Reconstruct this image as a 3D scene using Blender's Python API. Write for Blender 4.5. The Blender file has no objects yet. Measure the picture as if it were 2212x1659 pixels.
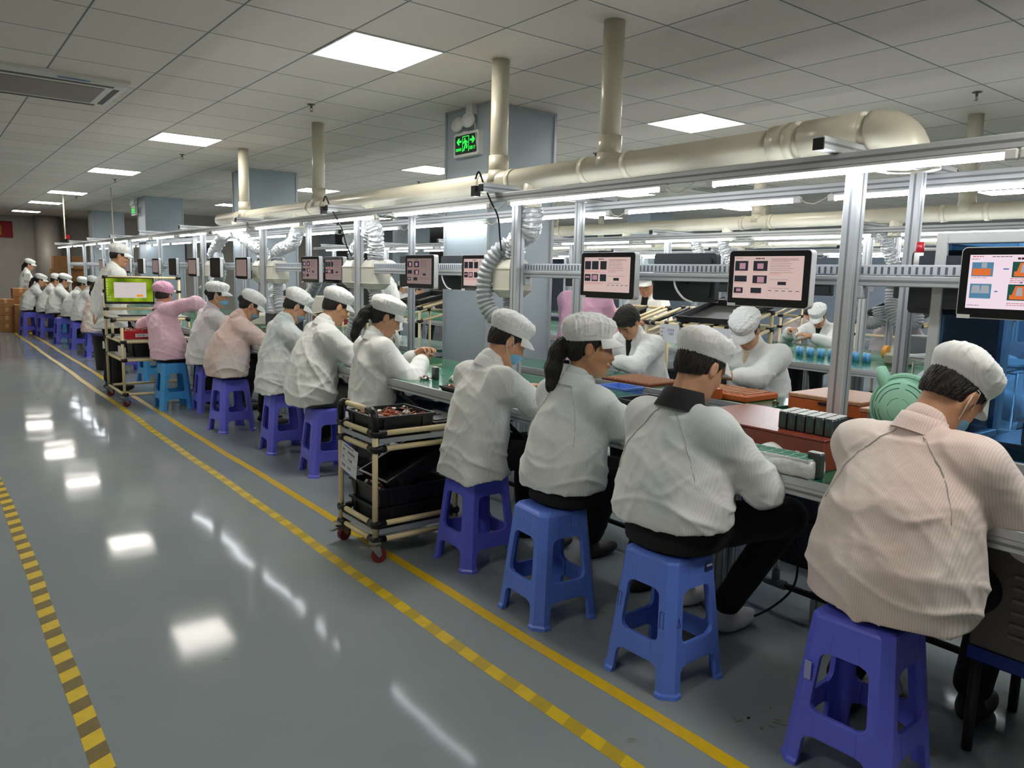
import bpy, math, random
import numpy as np
from mathutils import Vector, Matrix, Euler
random.seed(7); np.random.seed(7)
SC = bpy.context.scene
COL = SC.collection
PI = math.pi

# ---------------------------------------------------------------- camera
cam_d = bpy.data.cameras.new('camera'); cam = bpy.data.objects.new('camera', cam_d); COL.objects.link(cam)
_f = Vector((0.60859361, 0.78125668, -0.1387509)); _r = Vector((0.79080496, -0.61154716, 0.02525061))
_f.normalize(); _r = (_r - _f * _r.dot(_f)).normalized(); _u = _r.cross(_f)
cam.matrix_world = Matrix(((_r.x, _u.x, -_f.x, 0), (_r.y, _u.y, -_f.y, 0), (_r.z, _u.z, -_f.z, 1.40), (0, 0, 0, 1)))
cam_d.sensor_width = 36.0; cam_d.lens = 1649.24 / 2212 * 36.0; cam_d.clip_start = 0.05; cam_d.clip_end = 200
SC.camera = cam
# ---------------------------------------------------------------- colour management, world
SC.view_settings.view_transform = 'Standard'; SC.view_settings.look = 'None'
SC.view_settings.gamma = 1.0; SC.view_settings.use_curve_mapping = False
SC.view_settings.exposure = 0.24
SC.cycles.use_denoising = True
SC.cycles.max_bounces = 7; SC.cycles.diffuse_bounces = 4; SC.cycles.glossy_bounces = 4
SC.cycles.transmission_bounces = 6; SC.cycles.transparent_max_bounces = 8
SC.cycles.caustics_reflective = False; SC.cycles.caustics_refractive = False
SC.cycles.sample_clamp_indirect = 6.0
W = bpy.data.worlds.new('world'); SC.world = W; W.use_nodes = True
W.node_tree.nodes['Background'].inputs[0].default_value = (0.75, 0.8, 0.85, 1)
W.node_tree.nodes['Background'].inputs[1].default_value = 0.05
PANEL_E, TUBE_E = 22.0, 36.0       # lamp strengths: ceiling panels and bench tubes

# ---------------------------------------------------------------- materials
def lin(h):
    if isinstance(h, str):
        h = h.lstrip('#'); c = [int(h[i:i+2], 16) / 255 for i in (0, 2, 4)]
    else: c = list(h)
    return tuple(x / 12.92 if x <= 0.04045 else ((x + 0.055) / 1.055) ** 2.4 for x in c) + (1.0,)
_M = {}
def mat(name, col='#808080', rough=0.5, metal=0.0, bump=0.0, bscale=40.0, var=0.0, vscale=6.0, emit=0.0, alpha=1.0, coat=0.0,
        trans=0.0, stretch=None, spec=0.5, col2=None):
    if name in _M: return _M[name]
    m = bpy.data.materials.new(name); m.use_nodes = True; _M[name] = m
    nt = m.node_tree; b = nt.nodes['Principled BSDF']
    c = lin(col); b.inputs['Base Color'].default_value = c
    b.inputs['Roughness'].default_value = rough; b.inputs['Metallic'].default_value = metal
    b.inputs['Specular IOR Level'].default_value = spec
    if coat: b.inputs['Coat Weight'].default_value = coat; b.inputs['Coat Roughness'].default_value = 0.08
    if trans: b.inputs['Transmission Weight'].default_value = trans
    if alpha < 1: b.inputs['Alpha'].default_value = alpha
    if emit: b.inputs['Emission Color'].default_value = c; b.inputs['Emission Strength'].default_value = emit
    tc = nt.nodes.new('ShaderNodeTexCoord'); src = tc.outputs['Object']
    if stretch:
        mp = nt.nodes.new('ShaderNodeMapping'); mp.inputs['Scale'].default_value = stretch
        nt.links.new(src, mp.inputs[0]); src = mp.outputs[0]
    if var or col2:
        n = nt.nodes.new('ShaderNodeTexNoise'); n.inputs['Scale'].default_value = vscale; n.inputs['Detail'].default_value = 4
        nt.links.new(src, n.inputs['Vector'])
        r = nt.nodes.new('ShaderNodeValToRGB'); nt.links.new(n.outputs[0], r.inputs[0])
        r.color_ramp.elements[0].position = 0.35; r.color_ramp.elements[1].position = 0.65
        if col2: r.color_ramp.elements[0].color = c; r.color_ramp.elements[1].color = lin(col2)
        else:
            r.color_ramp.elements[0].color = tuple(x * (1 - var) for x in c[:3]) + (1,)
            r.color_ramp.elements[1].color = tuple(min(1, x * (1 + var)) for x in c[:3]) + (1,)
        nt.links.new(r.outputs[0], b.inputs['Base Color'])
    if bump:
        n2 = nt.nodes.new('ShaderNodeTexNoise'); n2.inputs['Scale'].default_value = bscale; n2.inputs['Detail'].default_value = 5
        nt.links.new(src, n2.inputs['Vector'])
        bp = nt.nodes.new('ShaderNodeBump'); bp.inputs['Strength'].default_value = bump; bp.inputs['Distance'].default_value = 0.01
        nt.links.new(n2.outputs[0], bp.inputs['Height']); nt.links.new(bp.outputs[0], b.inputs['Normal'])
    return m

# ---------------------------------------------------------------- scene helpers
def props(o, label=None, cat=None, group=None, kind=None):
    if label: o['label'] = label
    if cat: o['category'] = cat
    if group: o['group'] = group
    if kind: o['kind'] = kind
    return o
def empty(name, loc=(0, 0, 0), rz=0.0, label=None, cat=None, group=None, parent=None):
    o = bpy.data.objects.new(name, None); COL.objects.link(o); o.location = loc; o.rotation_euler = (0, 0, rz)
    o.empty_display_size = 0.1
    if parent: o.parent = parent
    return props(o, label, cat, group)
def kids(o): return [c for c in COL.objects if c.parent == o]
_children = {}
def setparent(o, p):
    o.parent = p; _children.setdefault(p.name, []).append(o)
def dup(root, loc=None, rz=None, label=None, group=None, parent=None):
    c = root.copy(); COL.objects.link(c)
    if parent is not None: setparent(c, parent)
    if loc is not None: c.location = loc
    if rz is not None: c.rotation_euler = (root.rotation_euler[0], root.rotation_euler[1], rz)
    if label: c['label'] = label
    if group: c['group'] = group
    for ch in _children.get(root.name, []): dup(ch, parent=c)
    return c
class MB:
    """collects simple solids, then links them as ONE mesh object"""
    def __init__(s): s.v = []; s.f = []; s.m = []; s.sm = []; s.uv = {}
    def add(s, vs, fs, mi=0, smooth=False):
        k = len(s.v); s.v += [tuple(map(float, p)) for p in vs]
        for f in fs: s.f.append(tuple(i + k for i in f)); s.m.append(mi); s.sm.append(smooth)
        return s
    def box(s, a, b, mi=0, M=None, ch=0.0):
        (x0, y0, z0), (x1, y1, z1) = a, b
        if x0 > x1: x0, x1 = x1, x0
        if y0 > y1: y0, y1 = y1, y0
        if z0 > z1: z0, z1 = z1, z0
        if ch:
            c = min(ch, (x1-x0)/2.01, (y1-y0)/2.01, (z1-z0)/2.01); vs = []; idx = {}
            for sx in (0, 1):
                for sy in (0, 1):
                    for sz in (0, 1):
                        X = (x0, x1)[sx]; Y = (y0, y1)[sy]; Z = (z0, z1)[sz]; dx = (1, -1)[sx]*c; dy = (1, -1)[sy]*c; dz = (1, -1)[sz]*c
                        idx[sx, sy, sz] = (len(vs), len(vs)+1, len(vs)+2)
                        vs += [(X, Y+dy, Z+dz), (X+dx, Y, Z+dz), (X+dx, Y+dy, Z)]
            fs = []
            for ax in range(3):
                for sd in (0, 1):
                    o = [(0, 0), (1, 0), (1, 1), (0, 1)]
                    q = []
                    for (p, r) in o:
                        k = [0, 0, 0]; k[ax] = sd; k[(ax+1) % 3] = p; k[(ax+2) % 3] = r; q.append(idx[tuple(k)][ax])
                    fs.append(q if sd else q[::-1])
            for ax in range(3):
                a1, a2 = (ax+1) % 3, (ax+2) % 3
                for p in (0, 1):
                    for r in (0, 1):
                        k0 = [0, 0, 0]; k0[a1] = p; k0[a2] = r; k1 = list(k0); k1[ax] = 1
                        A, B = idx[tuple(k0)], idx[tuple(k1)]
                        q = [A[a1], B[a1], B[a2], A[a2]]
                        fs.append(q if (p != r) else q[::-1])
            for k, t in idx.items(): fs.append(t if (sum(k) % 2) else t[::-1])
        else:
            vs = [(x0,y0,z0),(x1,y0,z0),(x1,y1,z0),(x0,y1,z0),(x0,y0,z1),(x1,y0,z1),(x1,y1,z1),(x0,y1,z1)]
            fs = [(0,3,2,1),(4,5,6,7),(0,1,5,4),(1,2,6,5),(2,3,7,6),(3,0,4,7)]
        if M is not None: vs = [M @ Vector(p) for p in vs]
        return s.add(vs, fs, mi)
    def tube(s, pts, r, n=12, mi=0, caps=True, smooth=True, closed=False):
        P = [Vector(p) for p in pts]; N = len(P)
        R = r if hasattr(r, '__len__') else [r] * N
        T = []
        for i in range(N):
            a = P[max(i-1, 0)]; b = P[min(i+1, N-1)]
            if closed: a = P[(i-1) % N]; b = P[(i+1) % N]
            t = (b - a); T.append(t.normalized() if t.length > 1e-9 else Vector((0, 0, 1)))
        up = Vector((0, 0, 1)) if abs(T[0].z) < 0.9 else Vector((1, 0, 0))
        u = (up - T[0] * up.dot(T[0])).normalized(); vs = []
        for i in range(N):
            u = (u - T[i] * u.dot(T[i])); u = u.normalized() if u.length > 1e-6 else T[i].orthogonal().normalized()
            w = T[i].cross(u)
            for k in range(n):
                a = 2 * PI * k / n; vs.append(P[i] + (u * math.cos(a) + w * math.sin(a)) * R[i])
        fs = []
        for i in range(N if closed else N - 1):
            j = (i + 1) % N
            for k in range(n): fs.append((i*n+k, i*n+(k+1) % n, j*n+(k+1) % n, j*n+k))
        s.add(vs, fs, mi, smooth)
        if caps and not closed:
            k0 = len(s.v) - len(vs)
            s.f.append(tuple(k0 + k for k in reversed(range(n)))); s.m.append(mi); s.sm.append(False)
            s.f.append(tuple(k0 + (N-1)*n + k for k in range(n))); s.m.append(mi); s.sm.append(False)
        return s
    def cyl(s, a, b, r, r2=None, n=16, mi=0, caps=True, smooth=True):
        return s.tube([a, b], [r, r if r2 is None else r2], n, mi, caps, smooth)
    def lathe(s, prof, n=24, c=(0, 0, 0), mi=0, M=None, smooth=True):
        vs = []; m = len(prof)
        for k in range(n):
            a = 2 * PI * k / n
            for (r, z) in prof: vs.append(Vector((c[0] + r*math.cos(a), c[1] + r*math.sin(a), c[2] + z)))
        if M is not None: vs = [M @ v for v in vs]
        fs = [(k*m+j, ((k+1) % n)*m+j, ((k+1) % n)*m+j+1, k*m+j+1) for k in range(n) for j in range(m-1)]
        return s.add(vs, fs, mi, smooth)
    def loft(s, rings, mi=0, smooth=True, caps=True, closed=True):
        n = len(rings[0]); vs = [p for r in rings for p in r]; fs = []
        for i in range(len(rings)-1):
            for k in range(n if closed else n-1):
                fs.append((i*n+k, i*n+(k+1) % n, (i+1)*n+(k+1) % n, (i+1)*n+k))
        if caps: fs.append(tuple(reversed(range(n)))); fs.append(tuple((len(rings)-1)*n + k for k in range(n)))
        return s.add(vs, fs, mi, smooth)
    def prism(s, poly, z0, z1, mi=0, M=None):
        n = len(poly); vs = [(x, y, z0) for x, y in poly] + [(x, y, z1) for x, y in poly]
        fs = [tuple(reversed(range(n))), tuple(range(n, 2*n))] + [(k, (k+1) % n, n+(k+1) % n, n+k) for k in range(n)]
        if M is not None: vs = [M @ Vector(p) for p in vs]
        return s.add(vs, fs, mi)
    def build(s, name, mats, parent=None, loc=None, rot=None, label=None, cat=None, group=None, kind=None):
        me = bpy.data.meshes.new(name); me.from_pydata(s.v, [], s.f)
        if not isinstance(mats, (list, tuple)): mats = [mats]
        for m in mats: me.materials.append(m)
        me.polygons.foreach_set('material_index', s.m); me.polygons.foreach_set('use_smooth', s.sm); me.update()
        o = bpy.data.objects.new(name, me); COL.objects.link(o)
        if parent is not None: setparent(o, parent)
        if loc is not None: o.location = loc
        if rot is not None: o.rotation_euler = rot
        return props(o, label, cat, group, kind)
def obox(c, half, rz=0.0, M=None):
    return Matrix.Translation(c) @ Matrix.Rotation(rz, 4, 'Z')
def mesh_obj(name, V, F, m, parent=None, smooth=True, **k):
    me = bpy.data.meshes.new(name); V = np.asarray(V, np.float32); F = np.asarray(F, np.int32)
    me.vertices.add(len(V)); me.vertices.foreach_set('co', V.ravel())
    nv = F.shape[1]
    me.loops.add(F.size); me.loops.foreach_set('vertex_index', F.ravel())
    me.polygons.add(len(F)); me.polygons.foreach_set('loop_start', np.arange(0, F.size, nv, dtype=np.int32))
    me.polygons.foreach_set('use_smooth', np.full(len(F), smooth)); me.update(calc_edges=True); me.validate()
    for mm in (m if isinstance(m, (list, tuple)) else [m]): me.materials.append(mm)
    o = bpy.data.objects.new(name, me); COL.objects.link(o)
    if parent is not None: setparent(o, parent)
    return props(o, **k)
ORD = ['first', 'second', 'third', 'fourth', 'fifth', 'sixth', 'seventh', 'eighth', 'ninth', 'tenth', 'eleventh', 'twelfth',
       'thirteenth', 'fourteenth', 'fifteenth', 'sixteenth', 'seventeenth', 'eighteenth', 'nineteenth', 'twentieth']
# ================================================================ the room
CEIL = 2.725
X0R, X1R, Y0R, Y1R = -2.6, 17.5, -4.5, 25.2
def floor_mat():
    m = bpy.data.materials.new('epoxy_floor'); m.use_nodes = True; nt = m.node_tree; b = nt.nodes['Principled BSDF']
    tc = nt.nodes.new('ShaderNodeTexCoord')
    n = nt.nodes.new('ShaderNodeTexNoise'); n.inputs['Scale'].default_value = 0.9; n.inputs['Detail'].default_value = 5
    nt.links.new(tc.outputs['Object'], n.inputs['Vector'])
    r = nt.nodes.new('ShaderNodeValToRGB'); r.color_ramp.elements[0].color = lin('#7d878c'); r.color_ramp.elements[1].color = lin('#899296')
    r.color_ramp.elements[0].position = .3; r.color_ramp.elements[1].position = .7
    nt.links.new(n.outputs[0], r.inputs[0])
    # scattered scuffs
    s = nt.nodes.new('ShaderNodeTexNoise'); s.inputs['Scale'].default_value = 7; s.inputs['Detail'].default_value = 8
    nt.links.new(tc.outputs['Object'], s.inputs['Vector'])
    r2 = nt.nodes.new('ShaderNodeValToRGB'); r2.color_ramp.elements[0].position = .70; r2.color_ramp.elements[1].position = .76
    nt.links.new(s.outputs[0], r2.inputs[0])
    mx = nt.nodes.new('ShaderNodeMixRGB'); nt.links.new(r2.outputs[0], mx.inputs[0]); nt.links.new(r.outputs[0], mx.inputs[1])
    mx.inputs[2].default_value = lin('#6c6c63'); nt.links.new(mx.outputs[0], b.inputs['Base Color'])
    g = nt.nodes.new('ShaderNodeTexNoise'); g.inputs['Scale'].default_value = 30; nt.links.new(tc.outputs['Object'], g.inputs['Vector'])
    mr = nt.nodes.new('ShaderNodeMapRange'); mr.inputs['To Min'].default_value = .06; mr.inputs['To Max'].default_value = .10
    nt.links.new(g.outputs[0], mr.inputs[0]); nt.links.new(mr.outputs[0], b.inputs['Roughness'])
    b.inputs['Specular IOR Level'].default_value = 0.055
    w = nt.nodes.new('ShaderNodeTexNoise'); w.inputs['Scale'].default_value = 1.3; w.inputs['Detail'].default_value = 1.5
    nt.links.new(tc.outputs['Object'], w.inputs['Vector'])
    bp = nt.nodes.new('ShaderNodeBump'); bp.inputs['Strength'].default_value = .16; bp.inputs['Distance'].default_value = .03
    nt.links.new(w.outputs[0], bp.inputs['Height']); nt.links.new(bp.outputs[0], b.inputs['Normal'])
    return m
def ceil_mat():
    m = bpy.data.materials.new('mineral_ceiling'); m.use_nodes = True; nt = m.node_tree; b = nt.nodes['Principled BSDF']
    tc = nt.nodes.new('ShaderNodeTexCoord'); mp = nt.nodes.new('ShaderNodeMapping')
    mp.inputs['Location'].default_value = (-1.999 / .6, -4.066 / .6, 0); mp.inputs['Scale'].default_value = (1/.6, 1/.6, 1)
    nt.links.new(tc.outputs['Object'], mp.inputs[0])
    sep = nt.nodes.new('ShaderNodeSeparateXYZ'); nt.links.new(mp.outputs[0], sep.inputs[0])
    def M(op, a, b2=None, c=None):
        x = nt.nodes.new('ShaderNodeMath'); x.operation = op
        for i, v in enumerate((a, b2, c)):
            if v is None: continue
            if hasattr(v, 'is_linked'): nt.links.new(v, x.inputs[i])
            else: x.inputs[i].default_value = v
        return x.outputs[0]
    ds = []
    for k in (0, 1):
        fr = M('FRACT', M('ADD', sep.outputs[k], 100.5)); d = M('ABSOLUTE', M('SUBTRACT', fr, 0.5)); ds.append(d)
    d = M('MINIMUM', ds[0], ds[1])
    line = M('LESS_THAN', d, 0.0085); tee = M('LESS_THAN', d, 0.020)
    # each board its own slight tone
    fl = nt.nodes.new('ShaderNodeVectorMath'); fl.operation = 'FLOOR'; nt.links.new(mp.outputs[0], fl.inputs[0])
    wn = nt.nodes.new('ShaderNodeTexWhiteNoise'); nt.links.new(fl.outputs[0], wn.inputs[0])
    r = nt.nodes.new('ShaderNodeValToRGB'); r.color_ramp.elements[0].color = lin('#d8cfc3'); r.color_ramp.elements[1].color = lin('#e0d8cc')
    nt.links.new(wn.outputs[0], r.inputs[0])
    m1 = nt.nodes.new('ShaderNodeMixRGB'); nt.links.new(tee, m1.inputs[0]); nt.links.new(r.outputs[0], m1.inputs[1]); m1.inputs[2].default_value = lin('#d2d1c8')
    m2 = nt.nodes.new('ShaderNodeMixRGB'); nt.links.new(line, m2.inputs[0]); nt.links.new(m1.outputs[0], m2.inputs[1]); m2.inputs[2].default_value = lin('#77776f')
    nt.links.new(m2.outputs[0], b.inputs['Base Color']); b.inputs['Roughness'].default_value = .7; b.inputs['Specular IOR Level'].default_value = .25
    n = nt.nodes.new('ShaderNodeTexNoise'); n.inputs['Scale'].default_value = 55; nt.links.new(tc.outputs['Object'], n.inputs['Vector'])
    bp = nt.nodes.new('ShaderNodeBump'); bp.inputs['Strength'].default_value = .25; bp.inputs['Distance'].default_value = .004
    nt.links.new(n.outputs[0], bp.inputs['Height']); nt.links.new(bp.outputs[0], b.inputs['Normal'])
    return m
MB().box((X0R, Y0R, -.1), (X1R, Y1R, 0)).build('floor', floor_mat(), kind='structure')
MB().box((X0R, Y0R, CEIL), (X1R, Y1R, CEIL + .1)).build('ceiling', ceil_mat(), kind='structure')
wm = mat('wall_paint', '#b3b0a8', .7, var=.04); wb = mat('wall_blue_grey', '#8fa0b2', .7, var=.04)
MB().box((X0R, Y1R, 0), (X1R, Y1R + .12, CEIL)).build('wall_far', wm, kind='structure')
MB().box((X1R, Y0R, 0), (X1R + .12, Y1R, CEIL)).build('wall_right', wb, kind='structure')
MB().box((X0R - .12, Y0R, 0), (X0R, Y1R, CEIL)).build('wall_left', mat('wall_white', '#b0b0aa', .7), kind='structure')
MB().box((X0R, Y0R - .12, 0), (X1R, Y0R, CEIL)).build('wall_near', mat('wall_white'), kind='structure')
# blue-grey clad columns in one row
cm = mat('column_panel', '#a0adb5', .32, var=.03, vscale=1.5); ct = mat('column_trim', '#a9b0b3', .4, metal=.3)
for i, (cx, cy) in enumerate([(3.55, 4.92), (3.52, 10.25), (3.48, 15.75), (3.45, 20.9)]):
    b = MB().box((cx, cy, 0), (cx + .66, cy + .60, CEIL))
    for (px, py) in ((cx, cy), (cx + .66, cy), (cx, cy + .60), (cx + .66, cy + .60)): b.box((px - .012, py - .012, 0), (px + .012, py + .012, CEIL), 1)
    b.box((cx - .006, cy - .006, CEIL - .02), (cx + .666, cy + .606, CEIL - .001), 1)
    b.build('column_%d' % (i + 1), [cm, ct], kind='structure')
# far end: partition with a bright corner panel, and a second line of columns behind
MB().box((4.3, 23.2, 0), (9.5, 23.3, CEIL)).build('wall_partition', mat('partition_grey', '#a8a69e', .6), kind='structure')
MB().cyl((2.95, 24.7, 0), (2.95, 24.7, CEIL), .32, n=32).build('column_round', mat('round_column_steel', '#a5a198', .5, metal=.2), kind='structure')
for i, (cx, cy) in enumerate([(11.2, 10.2), (11.2, 20.9), (9.0, 15.7), (9.0, 20.9), (14.5, 15.7)]):
    MB().box((cx, cy, 0), (cx + .66, cy + .6, CEIL)).build('column_%d' % (i + 5), cm, kind='structure')
# floor tapes -------------------------------------------------
def tape_mat(name, kind):
    m = bpy.data.materials.new(name); m.use_nodes = True; nt = m.node_tree; b = nt.nodes['Principled BSDF']; b.inputs['Roughness'].default_value = .35
    tc = nt.nodes.new('ShaderNodeTexCoord'); sep = nt.nodes.new('ShaderNodeSeparateXYZ'); nt.links.new(tc.outputs['Object'], sep.inputs[0])
    def M(op, a, b2=None):
        x = nt.nodes.new('ShaderNodeMath'); x.operation = op
        for i, v in enumerate((a, b2)):
            if v is None: continue
            if hasattr(v, 'is_linked'): nt.links.new(v, x.inputs[i])
            else: x.inputs[i].default_value = v
        return x.outputs[0]
    n = nt.nodes.new('ShaderNodeTexNoise'); n.inputs['Scale'].default_value = 25; n.inputs['Detail'].default_value = 6; nt.links.new(tc.outputs['Object'], n.inputs['Vector'])
    yel = nt.nodes.new('ShaderNodeMixRGB'); nt.links.new(n.outputs[0], yel.inputs[0])
    yel.inputs[1].default_value = lin('#bfa010'); yel.inputs[2].default_value = lin('#dcc220' if kind else '#d9b51c')
    if kind:
        ph = M('ADD', sep.outputs[1], M('MULTIPLY', sep.outputs[0], kind[1]))
        st = M('LESS_THAN', M('FRACT', M('MULTIPLY', M('ADD', ph, 50.0), 1 / kind[0])), kind[3])
        drk = nt.nodes.new('ShaderNodeMixRGB'); nt.links.new(n.outputs[0], drk.inputs[0]); drk.inputs[1].default_value = lin(kind[2]); drk.inputs[2].default_value = lin(kind[4])
        mx = nt.nodes.new('ShaderNodeMixRGB'); nt.links.new(st, mx.inputs[0]); nt.links.new(yel.outputs[0], mx.inputs[1]); nt.links.new(drk.outputs[0], mx.inputs[2])
        nt.links.new(mx.outputs[0], b.inputs['Base Color'])
    else: nt.links.new(yel.outputs[0], b.inputs['Base Color'])
    return m
def tape(x, w, y0, y1, m, label, name='floor_tape', drift=0.0):
    b = MB(); n = 60; T = .0008
    for i in range(n):
        ya = y0 + (y1 - y0) * i / n; yb = y0 + (y1 - y0) * (i + 1) / n
        f = lambda y: x + drift * (y - y0) + .006 * math.sin(y * 1.7) + .003 * math.sin(y * 5.1)
        b.add([(f(ya) - w/2, ya, T), (f(ya) + w/2, ya, T), (f(yb) + w/2, yb, T), (f(yb) - w/2, yb, T)], [(0, 1, 2, 3)])
    b.build(name, m, label=label, cat='floor tape')
tape(1.80, .052, -1, 19.5, tape_mat('tape_yellow', None), 'solid yellow floor tape nearest the row of stools')
tape(1.548, .055, -1, 20, tape_mat('tape_faded_hazard', (.166, -.4, '#a3902a', .5, '#b89f22')), 'yellow floor tape with faded dark stripes, beside the solid yellow tape')
tape(.335, .060, .3, 20, tape_mat('tape_hazard', (.152, -.5, '#5d5230', .5, '#7a6a28')), 'yellow and black hazard stripe floor tape at the left of the aisle')
# ceiling light panels ----------------------------------------
def emis(name, col, s):
    m = bpy.data.materials.new(name); m.use_nodes = True; nt = m.node_tree; nt.nodes.clear()
    e = nt.nodes.new('ShaderNodeEmission'); e.inputs[0].default_value = lin(col); e.inputs[1].default_value = s
    o = nt.nodes.new('ShaderNodeOutputMaterial'); nt.links.new(e.outputs[0], o.inputs[0]); return m
pan_e = emis('panel_light', '#fff8ee', PANEL_E); pan_f = mat('panel_frame', '#d9d9d6', .4)
def light_panel(x, y, label):
    t = empty('ceiling_light', (x, y, CEIL), label=label, cat='ceiling light', group='square ceiling light panels')
    MB().box((-.298, -.298, -.006), (-.285, .298, 0)).box((.285, -.298, -.006), (.298, .298, 0)).box((-.285, -.298, -.006), (.285, -.285, 0)).box((-.285, .285, -.006), (.285, .298, 0)).build('frame', pan_f, t)
    MB().box((-.285, -.285, -.004), (.285, .285, -.0005)).build('diffuser', pan_e, t)
rows = [(-.701, [1.366, 6.166, 9.766, 13.366], None),  # first row is an unseen addition that brightens the aisle side
        (2.299, [4.366, 8.566, 12.166, 16.366, 19.366, 22.966, .166], 'over the aisle'),
        (5.299, [4.366, 8.566, 12.166, 16.366, 20.566, .166], 'in the row behind the near work line'),
        (8.899, [4.366, 8.566, 12.166, 16.966, .766], 'in the third row from the aisle'),
        (11.899, [4.366, 8.566, 12.166, 17.566, .766], 'in the fourth row from the aisle'),
        (15.499, [4.966, 8.566, 13.366], 'in the row by the far right wall')]
for x, ys, t in rows:
    k = 0
    for y in sorted(ys):
        if t is None: light_panel(x, y, 'added unseen ceiling light panel far left, brightening the aisle'); continue
        if y < 1: light_panel(x, y, 'square ceiling light panel %s, out of the picture' % t); continue
        light_panel(x, y, 'square ceiling light panel %s, %s away' % (t, ORD[k])); k += 1
# ================================================================ work lines: frames, tables, lamps, ducts
alu = mat('aluminium_profile', '#c6cacd', .36, metal=.35, var=.05, vscale=3); alu2 = mat('aluminium_dark_slot', '#85898d', .5, metal=.3)
blk = mat('black_plastic', '#15161a', .45); whp = mat('white_plastic', '#d9dbd8', .4); pvc = mat('pvc_pipe', '#cfcbb8', .28, var=.03)
tube_e = emis('tube_light', '#f6faff', TUBE_E); tube_hs = mat('tube_housing', '#d8dadb', .35, metal=.3)
trunk_m = mat('trunking_white', '#ccd3da', .45); dark_slot = mat('trunking_slot', '#5d666e', .7)
green_top = mat('green_esd_mat', '#2a664c', .16, var=.10, vscale=2.5, spec=.6); glass_edge = mat('green_glass_edge', '#7fc0a0', .08, alpha=.35)
steel_d = mat('dark_steel', '#3c3f42', .45, metal=.5)
def profile(b, a, c, w, d, axis, mi=0, slot=True):
    """aluminium extrusion from a to c along an axis, w x d section, with dark slots along its faces"""
    (x0, y0, z0), (x1, y1, z1) = a, c
    b.box((x0, y0, z0), (x1, y1, z1), mi, ch=.003)
    if not slot: return
    e = .0006; s = .0045
    if axis == 'z':
        cx, cy = (x0+x1)/2, (y0+y1)/2
        for ox in [0]:
            b.box((cx+ox-s, y0-e, z0), (cx+ox+s, y0+.001, z1), 1); b.box((cx+ox-s, y1-.001, z0), (cx+ox+s, y1+e, z1), 1)
        for oy in [0]:
            b.box((x0-e, cy+oy-s, z0), (x0+.001, cy+oy+s, z1), 1); b.box((x1-.001, cy+oy-s, z0), (x1+e, cy+oy+s, z1), 1)
    elif axis == 'y':
        cx, cz = (x0+x1)/2, (z0+z1)/2
        b.box((x0-e, y0, cz-s), (x0+.001, y1, cz+s), 1); b.box((x1-.001, y0, cz-s), (x1+e, y1, cz+s), 1)
        b.box((cx-s, y0, z0-e), (cx+s, y1, z0+.001), 1)
    else:
        cy, cz = (y0+y1)/2, (z0+z1)/2
        b.box((x0, y0-e, cz-s), (x1, y0+.001, cz+s), 1); b.box((x0, y1-.001, cz-s), (x1, y1+e, cz+s), 1)
PY = [1.59, 3.70, 5.82, 8.02, 10.14, 12.33, 14.43, 16.65, 18.78, 20.95]
def frame_line(X, py, y0, y1, label, cross=True, dy=0.0):
    """X = X of the near posts"""
    t = empty('assembly_line_gantry', (X, y0, 0), label=label, cat='aluminium frame')
    o = (X, y0, 0)
    def P(name, b, m=None): return b.build(name, m or [alu, alu2], t)
    for y in py:
        yy = y - y0
        b = MB(); profile(b, (-.03, yy-.03, 0), (.03, yy+.03, 1.885), .06, .06, 'z'); P('post', b)
        b = MB(); profile(b, (.475, yy-.025, 0), (.525, yy+.025, 1.885), .05, .05, 'z'); P('post', b)
        b = MB(); profile(b, (-.28, yy-.02, 1.885), (.82, yy+.02, 1.935), .04, .04, 'x')
        cb = P('cross_beam', b)
        for xa in (-.286, .819): MB().box((xa, yy-.021, 1.884), (xa+.007, yy+.021, 1.926)).build('end_cap', blk, cb)
        P('rail_bracket', MB().box((.03, yy-.045, 1.35), (.075, yy+.045, 1.40), ch=.004).cyl((.078, yy-.02, 1.375), (.084, yy-.02, 1.375), .010).cyl((.078, yy+.02, 1.375), (.084, yy+.02, 1.375), .010), [alu])
    L = y1 - y0
    for x, z in ((-.15, 1.838), (.60, 1.838)):
        b = MB(); profile(b, (x-.02, 0, z), (x+.02, L, z+.046), .04, .046, 'y'); P('lamp_beam', b)
    b = MB(); profile(b, (.032, 0, 1.40), (.072, L, 1.44), .04, .04, 'y'); P('rail', b)
    # slotted cable trunking along the rail
    b = MB().box((.034, 0, 1.442), (.070, L, 1.482), ch=.002)
    yy = .02
    while yy < min(L, 12):
        b.box((.0325, yy, 1.447), (.035, yy+.009, 1.474), 1); yy += .026
    P('cable_trunking', b, [trunk_m, dark_slot])
    return t
tube_proto = None
def tube_lamp(x, y, z, label, group, L=1.2):
    global tube_proto
    if tube_proto is None:
        t = tube_proto = empty('tube_lamp', (x, y, z), label=label, cat='tube light', group=group)
        MB().cyl((0, .03, 0), (0, L-.03, 0), .009, n=12).build('tube', tube_e, t)
        MB().box((-.012, .02, .010), (.012, L-.02, .022), ch=.003).build('housing', tube_hs, t)
        for yy in (0.0, L-.045):
            MB().box((-.014, yy, -.014), (.014, yy+.04, .022), ch=.005).build('end_holder', whp, t)
        MB().tube([(0, .01, .012), (-.006, -.03, -.012), (0, -.07, -.020), (.004, -.12, .0), (0, -.16, .026)], .0028, 6).build('lead_wire', mat('lead_cream', '#d9d8c8', .5), t)
        return t
    return dup(tube_proto, (x, y, z), 0, label, group)
pr_c = mat('pvc_seam', '#a5a18e', .4)
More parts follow.
